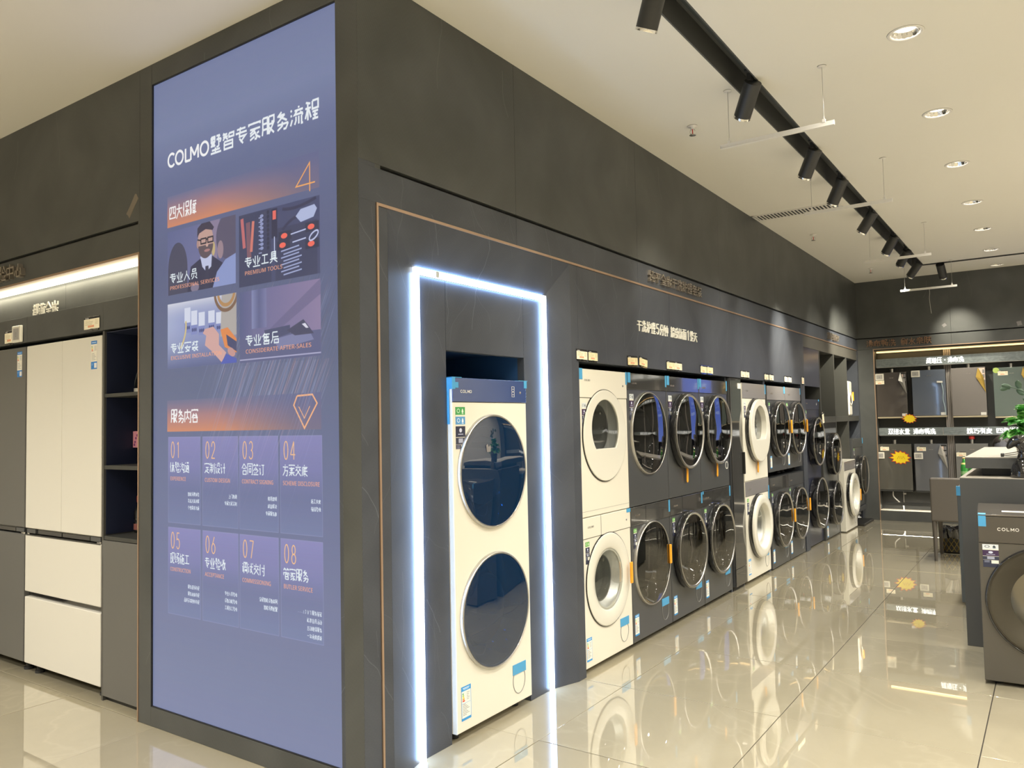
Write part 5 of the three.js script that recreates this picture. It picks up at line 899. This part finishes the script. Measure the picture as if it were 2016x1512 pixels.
function heater(label, cx, y0, w, h, m, o = {}) {
  const t = thing('water_heater', label, 'water heater', [cx, y0, BACK - 0.255]); const d = 0.15;
  mesh('body', bx(-w / 2, 0.014, 0, w / 2, h, d, 0.006), m.side || M.charcoalDark, t);
  mesh('front_glass', bx(-w / 2 - 0.002, 0.016, d - 0.004, w / 2 + 0.002, h + 0.002, d + 0.006, 0.003), m.front, t);
  mesh('bottom_bar', bx(-w / 2, -0.006, 0.005, w / 2, 0.014, d + 0.002, 0.003), o.bar || filmBar, t);
  mesh('flue', [cyl([0.0, h, 0.06], [0.0, h + 0.05, 0.06], 0.022, 0.022, 24), cyl([0, h + 0.046, 0.06], [0, h + 0.052, 0.06], 0.026, 0.026, 24)], M.steel, t);
  logo(t, -0.02, h - 0.075, 0.008, M.letterMetal, d + 0.0065);
  if (o.peel) { // a corner of protective film peeling off
    const s = o.peel, q = d + 0.012, g = new THREE.BufferGeometry(), a = [w / 2 - 0.075 * s, h - 0.003, q], b = [w / 2 - 0.1 * s, h - 0.12 * s, q + 0.02], c = [w / 2 + 0.002, h - 0.32 * s, q], e = [w / 2 - 0.04 * s, h - 0.15 * s, q + 0.034];
    g.setAttribute('position', new THREE.Float32BufferAttribute([a, b, e, b, c, e, a, e, [w / 2 - 0.02 * s, h - 0.12 * s, q + 0.004], e, c, [w / 2 - 0.02 * s, h - 0.12 * s, q + 0.004]].flat(), 3)); g.setAttribute('uv', new THREE.Float32BufferAttribute(new Array(24).fill(0), 2)); g.computeVertexNormals(); mesh('peeling_film', g, o.gold ? filmGold : film, t);
    mesh('printed_sheet', bx(w / 2 - 0.07 * s, h - 0.16 * s, d + 0.006, w / 2 - 0.004, h - 0.012, d + 0.0075), o.sheet || M.black, t);
    for (let k = 0; k < 4; k++) mesh('sheet_picture', bx(w / 2 - (0.06 - (k % 2) * 0.03) * s, h - (0.075 + Math.floor(k / 2) * 0.06) * s, d + 0.0075, w / 2 - (0.036 - (k % 2) * 0.028) * s, h - (0.03 + Math.floor(k / 2) * 0.06) * s, d + 0.0082), k % 2 ? M.greyPanel : paleCard, t);
  }
  if (o.screen) { const s = mesh('price_screen', bx(-w / 2 - 0.008, o.screen, d + 0.006, -w / 2 + 0.095, o.screen + 0.085, d + 0.018, 0.005), M.whitePart, t); mesh('screen_face', bx(-w / 2 + 0.006, o.screen + 0.015, d + 0.0175, -w / 2 + 0.08, o.screen + 0.07, d + 0.0186), std(lin(0.4, 0.39, 0.37), 0.5), s); mesh('screen_text', bx(-w / 2 + 0.036, o.screen + 0.028, d + 0.0186, -w / 2 + 0.05, o.screen + 0.048, d + 0.0192), M.gasket, s); }
  if (o.card) { const c = plate(0.105, 0.058, 0.002); const s = mesh('price_card', c, TAGS[0], t); s.position.set(-w / 2 + o.card[0], o.card[1], d + 0.0085); }
  if (o.corner !== false) mesh('corner_label', bx(w / 2 - 0.065, 0.02, d + 0.006, w / 2 - 0.008, 0.055, d + 0.0072), M.white, t);
  if (o.dot) { const g = mesh('round_label', new THREE.CylinderGeometry(0.034, 0.034, 0.002, 24).rotateX(Math.PI / 2), phys(lin(0.45, 0.6, 0.15), 0.5), t); g.position.set(-w / 2 + 0.03, h - 0.03, d + 0.008); }
  return t;
}
const filmBar = std(lin(0.66, 0.58, 0.42), 0.3, 0.5), paleCard = std(lin(0.7, 0.55, 0.48), 0.6);
const hm = (r, g, b, rough = 0.12) => ({ front: phys(lin(r, g, b), rough, { clearcoat: 0.8, clearcoatRoughness: 0.04 }) });
heater('dark brown glass heater with silver peeling film, leftmost in the top row', 0.375, 1.33, 0.36, 0.595, hm(0.075, 0.066, 0.06), { peel: 0.9, screen: 0.5, card: [0.045, 0.475] });
heater('blue-grey mirror heater with white display, second in the top row', 0.812, 1.335, 0.38, 0.6, hm(0.1, 0.12, 0.16, 0.12), { screen: 0.515 });
heater('matt grey-brown heater with golden peeling film in the top row', 1.255, 1.325, 0.37, 0.615, hm(0.19, 0.175, 0.17, 0.4), { peel: 1, gold: true, sheet: paleCard });
heater('green-grey mirror heater with round lime label behind the plant', 1.71, 1.31, 0.37, 0.61, hm(0.13, 0.17, 0.16, 0.12), { peel: 0.8, gold: true, dot: true, card: [0.1, 0.545] });
heater('dark olive heater with yellow starburst tag in the bottom row', 0.37, 0.375, 0.415, 0.61, hm(0.09, 0.087, 0.075, 0.35), { card: [0.1, 0.555], screen: 0.42, corner: false, bar: M.charcoalDark });
heater('slate blue heater with curled film behind the brown chair', 0.8, 0.372, 0.37, 0.615, hm(0.11, 0.116, 0.13, 0.35), { peel: 1, card: [0.08, 0.555], screen: 0.42, bar: M.charcoalDark, corner: false });
heater('grey heater with red-capped flue behind the green bottles', 1.255, 0.37, 0.35, 0.62, hm(0.16, 0.16, 0.155, 0.35), { card: [0.06, 0.49], bar: M.charcoalDark, corner: false });
{
  const t = thing('flue_cap', 'red plastic cap on the flue of the grey heater', 'cap', [1.255, 1.035, BACK - 0.195]); mesh('cap', latheY([[0, 0.008], [0.03, 0.008], [0.032, 0.02], [0.034, 0.05], [0, 0.052]], 24), phys(lin(0.75, 0.05, 0.04), 0.4), t); mesh('rim', latheY([[0.024, 0.008], [0.036, 0.012], [0.033, 0.018]], 24), phys(lin(0.6, 0.04, 0.04), 0.4), t);
  const p = thing('heater_pipe', 'white flexible pipe hanging below the olive heater', 'pipe', [0.42, 0.13, BACK - 0.17]);
  mesh('hose', tube([[-0.09, 0.24, 0], [-0.085, 0.17, 0.01], [-0.02, 0.1, 0.02], [0.03, 0.05, 0.02], [0.035, 0.0, 0.02]], 0.008, 30, 8), M.whiteMetal, p); mesh('gas_line', cyl([0.035, 0.0, 0.02], [0.035, 0.24, 0.0], 0.006), M.steel, p); mesh('valve', bx(0.03, 0.2, 0.0, 0.07, 0.22, 0.03, 0.004), M.steel, p);
  const k = thing('power_cord', 'pale blue lead drooping across the blue-grey heater', 'cord', [0.93, 1.36, BACK - 0.085]);
  mesh('plug', bx(-0.035, 0.405, 0, 0.03, 0.428, 0.02, 0.004).rotateZ(-0.03), M.whitePart, k); mesh('cord', tube([[0.03, 0.41, 0.008], [0.045, 0.3, 0.008], [0.04, 0.2, 0.008], [0.055, 0.1, 0.008], [0.06, 0.0, 0.008]], 0.004, 30, 6), phys(lin(0.5, 0.65, 0.7), 0.4), k);
}
function star(label, x, y, z, R, text) {
  const t = thing('starburst_tag', label, 'price tag', [x, y, z]), mk = (a, b) => { const s = new THREE.Shape(); for (let i = 0; i < 24; i++) { const q = i / 24 * 2 * Math.PI, r = i % 2 ? b : a * (0.92 + 0.12 * Math.sin(i * 2.7)); s[i ? 'lineTo' : 'moveTo'](r * Math.cos(q) * 1.12, r * Math.sin(q) * 0.9); } s.closePath(); return s; };
  mesh('red_edge', new THREE.ExtrudeGeometry(mk(R, R * 0.66), { depth: 0.001, bevelEnabled: false }), phys(lin(0.6, 0.04, 0.02), 0.5), t); const g = new THREE.ExtrudeGeometry(mk(R * 0.87, R * 0.58), { depth: 0.001, bevelEnabled: false }); g.translate(0, 0, 0.001); mesh('yellow_star', g, phys(lin(0.9, 0.68, 0.02), 0.5), t);
  if (text) mesh('handwriting', [tube([[-0.04, -0.02, 0.0025], [-0.02, 0.02, 0.0025], [-0.01, -0.015, 0.0025]], 0.0016, 12, 5), tube([[0.005, 0.02, 0.0025], [0.01, -0.015, 0.0025], [0.025, -0.005, 0.0025], [0.03, 0.018, 0.0025], [0.05, -0.018, 0.0025]], 0.0016, 20, 5)], phys(lin(0.45, 0.2, 0.01), 0.6), t);
}
star('yellow starburst tag hanging between the two left upper heaters', 0.577, 1.315, BACK - 0.09, 0.085, false);
star('large yellow starburst tag stuck on the olive heater', 0.448, 0.81, BACK - 0.0975, 0.125, true);
{ // blue poster further right on the far wall
  const [c, g] = canvas(256, 640); const q = g.createLinearGradient(0, 0, 160, 640); q.addColorStop(0, '#3f6fe0'); q.addColorStop(0.5, '#2c4fc8'); q.addColorStop(1, '#6a86e8'); g.fillStyle = q; g.fillRect(0, 0, 256, 640);
  write(g, '水洗', 40, 200, 44, 60, 6, '#d8e6ff'); write(g, '专业净水 全屋', 40, 270, 20, 26, 2.4, '#c4d6ff'); write(g, '家用智能服务', 40, 330, 26, 32, 3, '#d8e6ff');
  const t = thing('light_box', 'blue backlit poster on the far wall right of the frame', 'light box', [2.23, 0.95, BACK + 0.002]); const f = plate(0.45, 1.4, 0.02); f.translate(0, 0.7, 0.012);
  mesh('printed_face', f, new THREE.MeshStandardMaterial({ color: 0x060608, roughness: 0.4, emissive: 0xffffff, emissiveMap: canvasTexture(c), emissiveIntensity: 1.0 }), t); mesh('edge_frame', [bx(-0.24, -0.01, 0, -0.225, 1.41, 0.024), bx(0.225, -0.01, 0, 0.24, 1.41, 0.024), bx(-0.24, -0.012, 0, 0.24, 0, 0.024), bx(-0.24, 1.4, 0, 0.24, 1.412, 0.024)], M.steel, t);
  rectLight(new THREE.Color(0.3, 0.42, 1), 0.5, 0.45, 1.4, [2.23, 1.65, BACK + 0.03], [2.23, 1.65, 0]);
}

// ───────── right foreground: display washer, island, table, chair ─────────
machine('washing_machine', 'free-standing bronze-grey washer in the lower right corner of the picture', 'washing machine', {
  h: 0.828, body: phys(lin(0.12, 0.112, 0.098), 0.34, { metalness: 0.5, clearcoat: 0.3, clearcoatRoughness: 0.3 }), panel: [0.694, 0.826, phys(lin(0.115, 0.105, 0.092), 0.3, { metalness: 0.5 })], doors: [{ y: 0.405, r: 0.283, style: 'flush', rim: M.blackGloss, seal: phys(lin(0.1, 0.095, 0.085), 0.4), glass: phys(lin(0.7, 0.67, 0.6), 0.02, { transmission: 1, thickness: 0, ior: 1.5 }) }],
  logo: [0.085, 0.756, 0.0155, M.letterWhite], feat: 1, featY: 0.685, featX: 0.052, featW: 0.07, featH: 0.115, lift: 0.02, d: 0.58,
}, 2.075, 0.02, 0, 0.604, 0.06);
{
  const t = scene.children[scene.children.length - 1]; t.position.set(1.774 + 0.3015, 0.02, -2.611);
  mesh('top_cover', bx(-0.3, 0.828, -0.575, 0.3, 0.836, 0.006, 0.003), phys(lin(0.11, 0.095, 0.08), 0.18, { clearcoat: 0.7 }), t);
  mesh('paper_strip', bx(-0.19, 0.836, -0.19, 0.02, 0.8372, -0.14), M.letterWhite, t);
  mesh('blue_tape', [bx(-0.296, 0.775, 0.0035, -0.262, 0.83, 0.0052), bx(-0.296, 0.834, -0.05, -0.262, 0.8372, 0.006)], M.tape, t);
}
{
  const t = thing('island_counter', 'dark grey island counter with raised pale slab behind the corner washer', 'counter', [1.642, 0, -3.31]);
  mesh('front_panel', bx(0, 0, -0.03, 1.6, 0.985, 0, 0.002), M.counter, t); mesh('body', bx(0.02, 0.01, -0.98, 1.6, 0.983, -0.031, 0.002), M.counter, t);
  mesh('ledge_top', bx(0, 0.9855, -1.0, 1.6, 0.99, 0.0, 0.001), M.tableTop, t);
  mesh('riser', bx(0.1, 0.9905, -0.95, 1.6, 1.037, -0.24, 0.002), M.charcoalDark, t);
  mesh('raised_slab', bx(0.022, 1.037, -1.75, 1.6, 1.1, -0.13, 0.002), M.counter, t); mesh('slab_top', bx(0.022, 1.1005, -1.75, 1.6, 1.106, -0.13, 0.001), M.tableTop, t);
  mesh('end_support', bx(1.1, 0, -1.74, 1.5, 1.0365, -1.6, 0.002), M.counter, t);
  const w = thing('washing_machine', 'bluish grey washer side with blue taped corner beside the island', 'washing machine', [1.82, 0.0, -4.42]);
  mesh('body', bx(-0.3, 0.018, -0.56, 0.3, 0.828, 0, 0.006), phys(lin(0.1, 0.115, 0.125), 0.35, { metalness: 0.4 }), w); mesh('top_cover', bx(-0.302, 0.828, -0.562, 0.302, 0.842, 0.002, 0.004), M.greyBody, w); mesh('blue_tape', [bx(-0.303, 0.78, -0.02, -0.268, 0.846, 0.0035), bx(-0.304, 0.78, -0.06, -0.301, 0.846, 0.002)], M.tape, w);
  for (const x of [-0.24, 0.24]) for (const z of [-0.06, -0.5]) mesh('foot', cyl([x, 0, z], [x, 0.019, z], 0.022), M.rubber, w);
  const u = thing('dining_table', 'long grey table with green bottles behind the island counter', 'table', [1.95, 0, -7.07]);
  mesh('table_top', bx(-0.62, 0.715, -0.35, 1.2, 0.745, 0.35, 0.004), M.tableTop, u); for (const x of [-0.1, 1.1]) for (const z of [-0.28, 0.28]) mesh('leg', bx(x - 0.03, 0, z - 0.03, x + 0.03, 0.715, z + 0.03, 0.004), M.charcoalDark, u);
}
{
  const t = thing('dining_chair', 'brown upholstered dining chair with tall wrapped back beside the island', 'chair', [1.36, 0, -6.2]);
  const w = 0.228; mesh('backrest', bx(-w, 0.37, -0.06, w, 0.775, 0, 0.018), M.brownFabric, t); mesh('seat', bx(-w, 0.37, -0.48, w, 0.46, -0.062, 0.02), M.brownFabric, t);
  for (const x of [-w + 0.025, w - 0.025]) for (const z of [-0.03, -0.45]) mesh('leg', cyl([x, 0, z * 1.04], [x, 0.372, z], 0.014, 0.022, 4), M.brownFabric, t);
  const b = thing('waste_bin', 'round bin lined with a black bag and gold lattice pattern behind chair legs', 'bin', [1.235, 0, -6.83]);
  mesh('body', latheY([[0, 0.004], [0.078, 0.004], [0.082, 0.012], [0.098, 0.235], [0.1, 0.24], [0.094, 0.235], [0.08, 0.02], [0, 0.018]], 32), M.black, b);
  const lat = []; for (let k = 0; k < 12; k++) for (const s of [-1, 1]) { const p = []; for (let i = 0; i <= 8; i++) { const a = k / 12 * 2 * Math.PI + s * i / 8 * 1.1, y = 0.015 + i / 8 * 0.16, r = 0.0835 + y * 0.07; p.push([r * Math.cos(a), y, r * Math.sin(a)]); } lat.push(tube(p, 0.0032, 16, 4)); } mesh('gold_lattice', lat, std(lin(0.28, 0.2, 0.05), 0.35, 0.6), b);
  const g = latheY([[0.1, 0.15], [0.104, 0.19], [0.106, 0.235], [0.103, 0.25], [0.095, 0.246], [0.09, 0.2]], 40), q = g.attributes.position; for (let i = 0; i < q.count; i++) { const a = Math.atan2(q.getZ(i), q.getX(i)), k = 1 + 0.035 * Math.sin(a * 9 + q.getY(i) * 40); q.setXYZ(i, q.getX(i) * k, q.getY(i) + 0.008 * Math.sin(a * 5), q.getZ(i) * k); } g.computeVertexNormals(); mesh('bin_bag', g, M.blackGloss, b);
}
function bottle(label, x, z, s) {
  const t = thing('green_bottle', label, 'bottle', [x, 0.7455, z], 0, 'green bottles on the table');
  mesh('glass_body', latheY([[0, 0], [0.03 * s, 0], [0.032 * s, 0.006], [0.032 * s, 0.095], [0.026 * s, 0.12], [0.013 * s, 0.155], [0.012 * s, 0.178], [0.0, 0.178]], 28), M.greenGlass, t); mesh('cap', latheY([[0, 0.176], [0.0145 * s, 0.176], [0.0145 * s, 0.19], [0, 0.192]], 20), std(lin(0.7, 0.5, 0.2), 0.4, 0.5), t);
  mesh('paper_label', latheY([[0.0326 * s, 0.022], [0.0326 * s, 0.055]], 28), std(lin(0.2, 0.38, 0.16), 0.5), t); mesh('neck_label', latheY([[0.0268 * s, 0.122], [0.0205 * s, 0.138]], 24), std(lin(0.6, 0.58, 0.2), 0.5), t);
}
bottle('green glass bottle nearest the brown chair on the grey table', 1.366, -6.86, 1); bottle('second green glass bottle just behind the raised slab edge', 1.43, -6.9, 1);
// a person sits behind the table; only the crown of the head shows
{
  const at = new THREE.Vector3(1.655, 0, -7.98);
  function field(bones, lo, hi, n, iso) {
    const m = new THREE.MeshStandardMaterial(), mc = new MarchingCubes(n, m, false, false, 120000), size = hi.clone().sub(lo), P = new THREE.Vector3();
    const k = 0.035;
    for (let z = 0; z < n; z++) for (let y = 0; y < n; y++) for (let x = 0; x < n; x++) {
      P.set(lo.x + size.x * x / (n - 1) , lo.y + size.y * y / (n - 1), lo.z + size.z * z / (n - 1));
      let s = 0; for (const [a, b, ra, rb] of bones) { const ab = [b[0] - a[0], b[1] - a[1], b[2] - a[2]], ap = [P.x - a[0], P.y - a[1], P.z - a[2]], t = Math.max(0, Math.min(1, (ab[0] * ap[0] + ab[1] * ap[1] + ab[2] * ap[2]) / (ab[0] ** 2 + ab[1] ** 2 + ab[2] ** 2 + 1e-9))); const d = Math.hypot(ap[0] - ab[0] * t, ap[1] - ab[1] * t, ap[2] - ab[2] * t) - (ra + (rb - ra) * t); s += Math.exp(-d / k * 1.6); }
      mc.field[x + y * n + z * n * n] = Math.log(s + 1e-30) * k / 1.6;
    }
    mc.isolation = 0; mc.update();
    const c = mc.count, g = new THREE.BufferGeometry(), p = new Float32Array(c * 3);
    for (let i = 0; i < c; i++) { p[3 * i] = lo.x + (mc.positionArray[3 * i] + 1) / 2 * size.x * n / (n - 1); p[3 * i + 1] = lo.y + (mc.positionArray[3 * i + 1] + 1) / 2 * size.y * n / (n - 1); p[3 * i + 2] = lo.z + (mc.positionArray[3 * i + 2] + 1) / 2 * size.z * n / (n - 1); }
    g.setAttribute('position', new THREE.BufferAttribute(p, 3)); g.setAttribute('normal', new THREE.BufferAttribute(new Float32Array(mc.normalArray.subarray(0, c * 3)), 3)); g.setAttribute('uv', new THREE.BufferAttribute(new Float32Array(c * 2), 2));
    return g;
  }
  const V = (x, y, z) => new THREE.Vector3(x, y, z);
  const t = thing('person', 'person with dark hair seated low behind the island and table', 'person', at.toArray());
  const bones = [[[0, 0.42, 0], [0, 0.62, 0.0], 0.13, 0.12], [[0, 0.62, 0], [0, 0.8, 0.02], 0.12, 0.125], [[-0.14, 0.83, 0.02], [0.14, 0.83, 0.02], 0.055, 0.055], [[0, 0.84, 0.02], [0, 0.95, 0.05], 0.05, 0.045], [[0, 1.0, 0.06], [0, 1.03, 0.05], 0.078, 0.085], [[0, 0.95, 0.09], [0, 0.99, 0.1], 0.05, 0.06],
    [[0, 1.0, 0.155], [0, 0.985, 0.168], 0.01, 0.014], [[-0.17, 0.83, 0.02], [-0.21, 0.62, 0.1], 0.048, 0.042], [[-0.21, 0.62, 0.1], [-0.1, 0.78, 0.2], 0.04, 0.032], [[0.17, 0.83, 0.02], [0.21, 0.62, 0.1], 0.048, 0.042], [[0.21, 0.62, 0.1], [0.1, 0.78, 0.2], 0.04, 0.032],
    [[-0.09, 0.44, 0], [-0.12, 0.46, 0.4], 0.085, 0.06], [[0.09, 0.44, 0], [0.12, 0.46, 0.4], 0.085, 0.06], [[-0.12, 0.45, 0.4], [-0.12, 0.06, 0.38], 0.055, 0.038], [[0.12, 0.45, 0.4], [0.12, 0.06, 0.38], 0.055, 0.038], [[-0.12, 0.04, 0.38], [-0.12, 0.03, 0.52], 0.035, 0.028], [[0.12, 0.04, 0.38], [0.12, 0.03, 0.52], 0.035, 0.028]];
  mesh('body', field(bones, V(-0.36, -0.02, -0.2), V(0.36, 1.2, 0.6), 72), std(lin(0.06, 0.06, 0.07), 0.8), t);
  const hair = new THREE.SphereGeometry(0.104, 40, 28), q = hair.attributes.position; for (let i = 0; i < q.count; i++) { let x = q.getX(i), y = q.getY(i), z = q.getZ(i); const a = Math.atan2(x, z), n = 1 + 0.02 * Math.sin(a * 18 + y * 30); y *= y > 0 ? 0.98 : 1.9; if (z > 0.05 && y < 0.02) z = 0.05; if (Math.abs(x) < 0.012 && y > 0.02) y -= 0.006; q.setXYZ(i, x * n, y, z * n); } hair.computeVertexNormals(); hair.translate(0, 1.025, 0.045); mesh('hair', hair, std(lin(0.02, 0.015, 0.012), 0.42), t);
  const s = thing('stool', 'low black stool under the seated person', 'stool', [1.655, 0, -7.98]); mesh('seat', latheY([[0, 0.25], [0.17, 0.25], [0.18, 0.262], [0.17, 0.278], [0, 0.28]], 28), M.black, s); for (let k = 0; k < 4; k++) { const a = k * Math.PI / 2 + 0.78; mesh('leg', cyl([0.17 * Math.cos(a), 0, 0.17 * Math.sin(a)], [0.11 * Math.cos(a), 0.251, 0.11 * Math.sin(a)], 0.012), M.black, s); }
}
// black glossy figure holding two thin rods, with a curly green plant growing above it
{
  const t = thing('black_figurine', 'black glossy figurine with domed base and two thin rods on the island', 'figurine', [1.965, 0.9905, -3.4]), m = M.blackGloss;
  mesh('base', latheY([[0, 0], [0.066, 0], [0.07, 0.008], [0.069, 0.035], [0.056, 0.075], [0.036, 0.1], [0.02, 0.112], [0, 0.114]], 48), m, t);
  const body = new THREE.LatheGeometry([[0.002, 0], [0.03, 0.008], [0.034, 0.03], [0.022, 0.06], [0.02, 0.085], [0.034, 0.11], [0.03, 0.14], [0.012, 0.16], [0, 0.162]].map((p) => new THREE.Vector2(...p)), 36); body.scale(1.1, 0.8, 0.9); body.rotateZ(0.14); body.translate(0.008, 0.1, 0); mesh('torso', body, m, t);
  const head = new THREE.SphereGeometry(0.034, 32, 24), q = head.attributes.position; for (let i = 0; i < q.count; i++) { const x = q.getX(i), y = q.getY(i), z = q.getZ(i); q.setXYZ(i, x * 1.45 + (x < 0 ? x * 0.5 : 0), y * 0.85 - (x < 0 ? x * x * 18 : 0), z * (x < 0 ? 0.75 : 1)); } head.computeVertexNormals(); head.rotateZ(0.42); head.translate(-0.028, 0.218, 0.01); const h = mesh('head', head, m, t); mesh('eye', [new THREE.SphereGeometry(0.004, 10, 8).translate(-0.045, 0.222, 0.036)], M.letterWhite, h);
  for (const k of [0, 1]) mesh('rod', cyl([-0.105, 0.126 + k * 0.008, 0.008 + k * 0.01], [0.02, 0.146 + k * 0.014, 0.02], 0.0022), m, t);
  mesh('rod_tip', bx(-0.112, 0.12, 0.002, -0.094, 0.142, 0.024, 0.004), m, t);
  const p = thing('leafy_plant', 'bright green ruffled cabbage-like plant with one grey-green sprig', 'plant', [1.99, 1.186, -3.56]);
  mesh('pot', latheY([[0, -0.078], [0.05, -0.078], [0.062, -0.05], [0.07, 0.02], [0.064, 0.022], [0.05, 0.0], [0, -0.002]], 32), m, p);
  const leafMat = phys(lin(0.07, 0.32, 0.05), 0.38, { transmission: 0.3, thickness: 0, side: THREE.DoubleSide }), pale = phys(lin(0.16, 0.42, 0.09), 0.4, { transmission: 0.3, thickness: 0, side: THREE.DoubleSide });
  const keep = seed; seed = 5150;
  const leaf = (L, W, curl, ruff, k) => { const g = new THREE.PlaneGeometry(1, 1, 22, 16), q = g.attributes.position; for (let i = 0; i < q.count; i++) { const u = q.getX(i) * 2, v = q.getY(i) + 0.5, wid = Math.sqrt(Math.max(0, Math.sin(Math.PI * Math.min(1, 0.1 + v * 0.9)))) ; const x = u * W * wid, rf = ruff * Math.abs(u) ** 2 * Math.sin(v * 17 + k + u * 3) + ruff * 0.6 * Math.max(0, v - 0.75) * 4 * Math.sin(u * 9 + k), a = curl * v; q.setXYZ(i, x, L * Math.sin(a + 0.001) / (curl + 0.001) * 1 + rf * 0.4, L * (1 - Math.cos(a)) / (curl + 0.001) + rf - 0.35 * W * u * u); } g.computeVertexNormals(); return g; };
  for (let i = 0; i < 34; i++) { const ring_ = i < 12 ? 0 : i < 24 ? 1 : 2, a = i * 2.399, tilt = [1.28, 0.8, 0.3][ring_] + rr(-0.15, 0.15), L = [0.125, 0.13, 0.125][ring_] * rr(0.9, 1.12), g = leaf(L, rr(0.058, 0.078), 1.1, 0.014, i * 1.7); g.rotateX(tilt); g.rotateY(a); g.scale(0.84, 0.84, 0.84); g.translate(0.022 * Math.sin(a) * (2 - ring_), 0.045 + ring_ * 0.05 + rr(-0.01, 0.02), 0.022 * Math.cos(a) * (2 - ring_)); mesh('leaf', g, rnd() < 0.4 ? pale : leafMat, p); }
  const mid = []; for (let i = 0; i < 26; i++) { const g = leaf(rr(0.05, 0.08), rr(0.025, 0.035), 1.2, 0.008, i); g.rotateX(rr(0.2, 1.2)); g.rotateY(i * 2.4); g.translate(rr(-0.03, 0.03), rr(0.05, 0.13), rr(-0.03, 0.03)); mid.push(g); } mesh('inner_leaves', mid, pale, p).userData.kind = 'stuff';
  const grey = phys(lin(0.06, 0.11, 0.07), 0.5, { transmission: 0.2, thickness: 0, side: THREE.DoubleSide });
  const st = mesh('sprig_stem', tube([[0.01, 0.05, 0.02], [0.03, 0.2, 0.04], [0.0, 0.3, 0.05], [-0.04, 0.325, 0.05], [-0.085, 0.345, 0.05]], 0.003, 30, 6), grey, p);
  [[-0.085, 0.345, 2.0], [-0.075, 0.335, 1.2], [-0.04, 0.325, -2.4], [-0.03, 0.33, 0.2], [0.0, 0.3, -1.9], [0.01, 0.31, -0.4], [0.02, 0.27, -1.6], [0.03, 0.25, 1.2]].forEach(([x, y, r], i) => { const g = leaf(0.05, 0.017, 0.3, 0.001, i); g.rotateZ(r); g.translate(x, y, 0.05); mesh('sprig_leaf', g, grey, st); });
  seed = keep;
}
renderer.render(scene, camera);
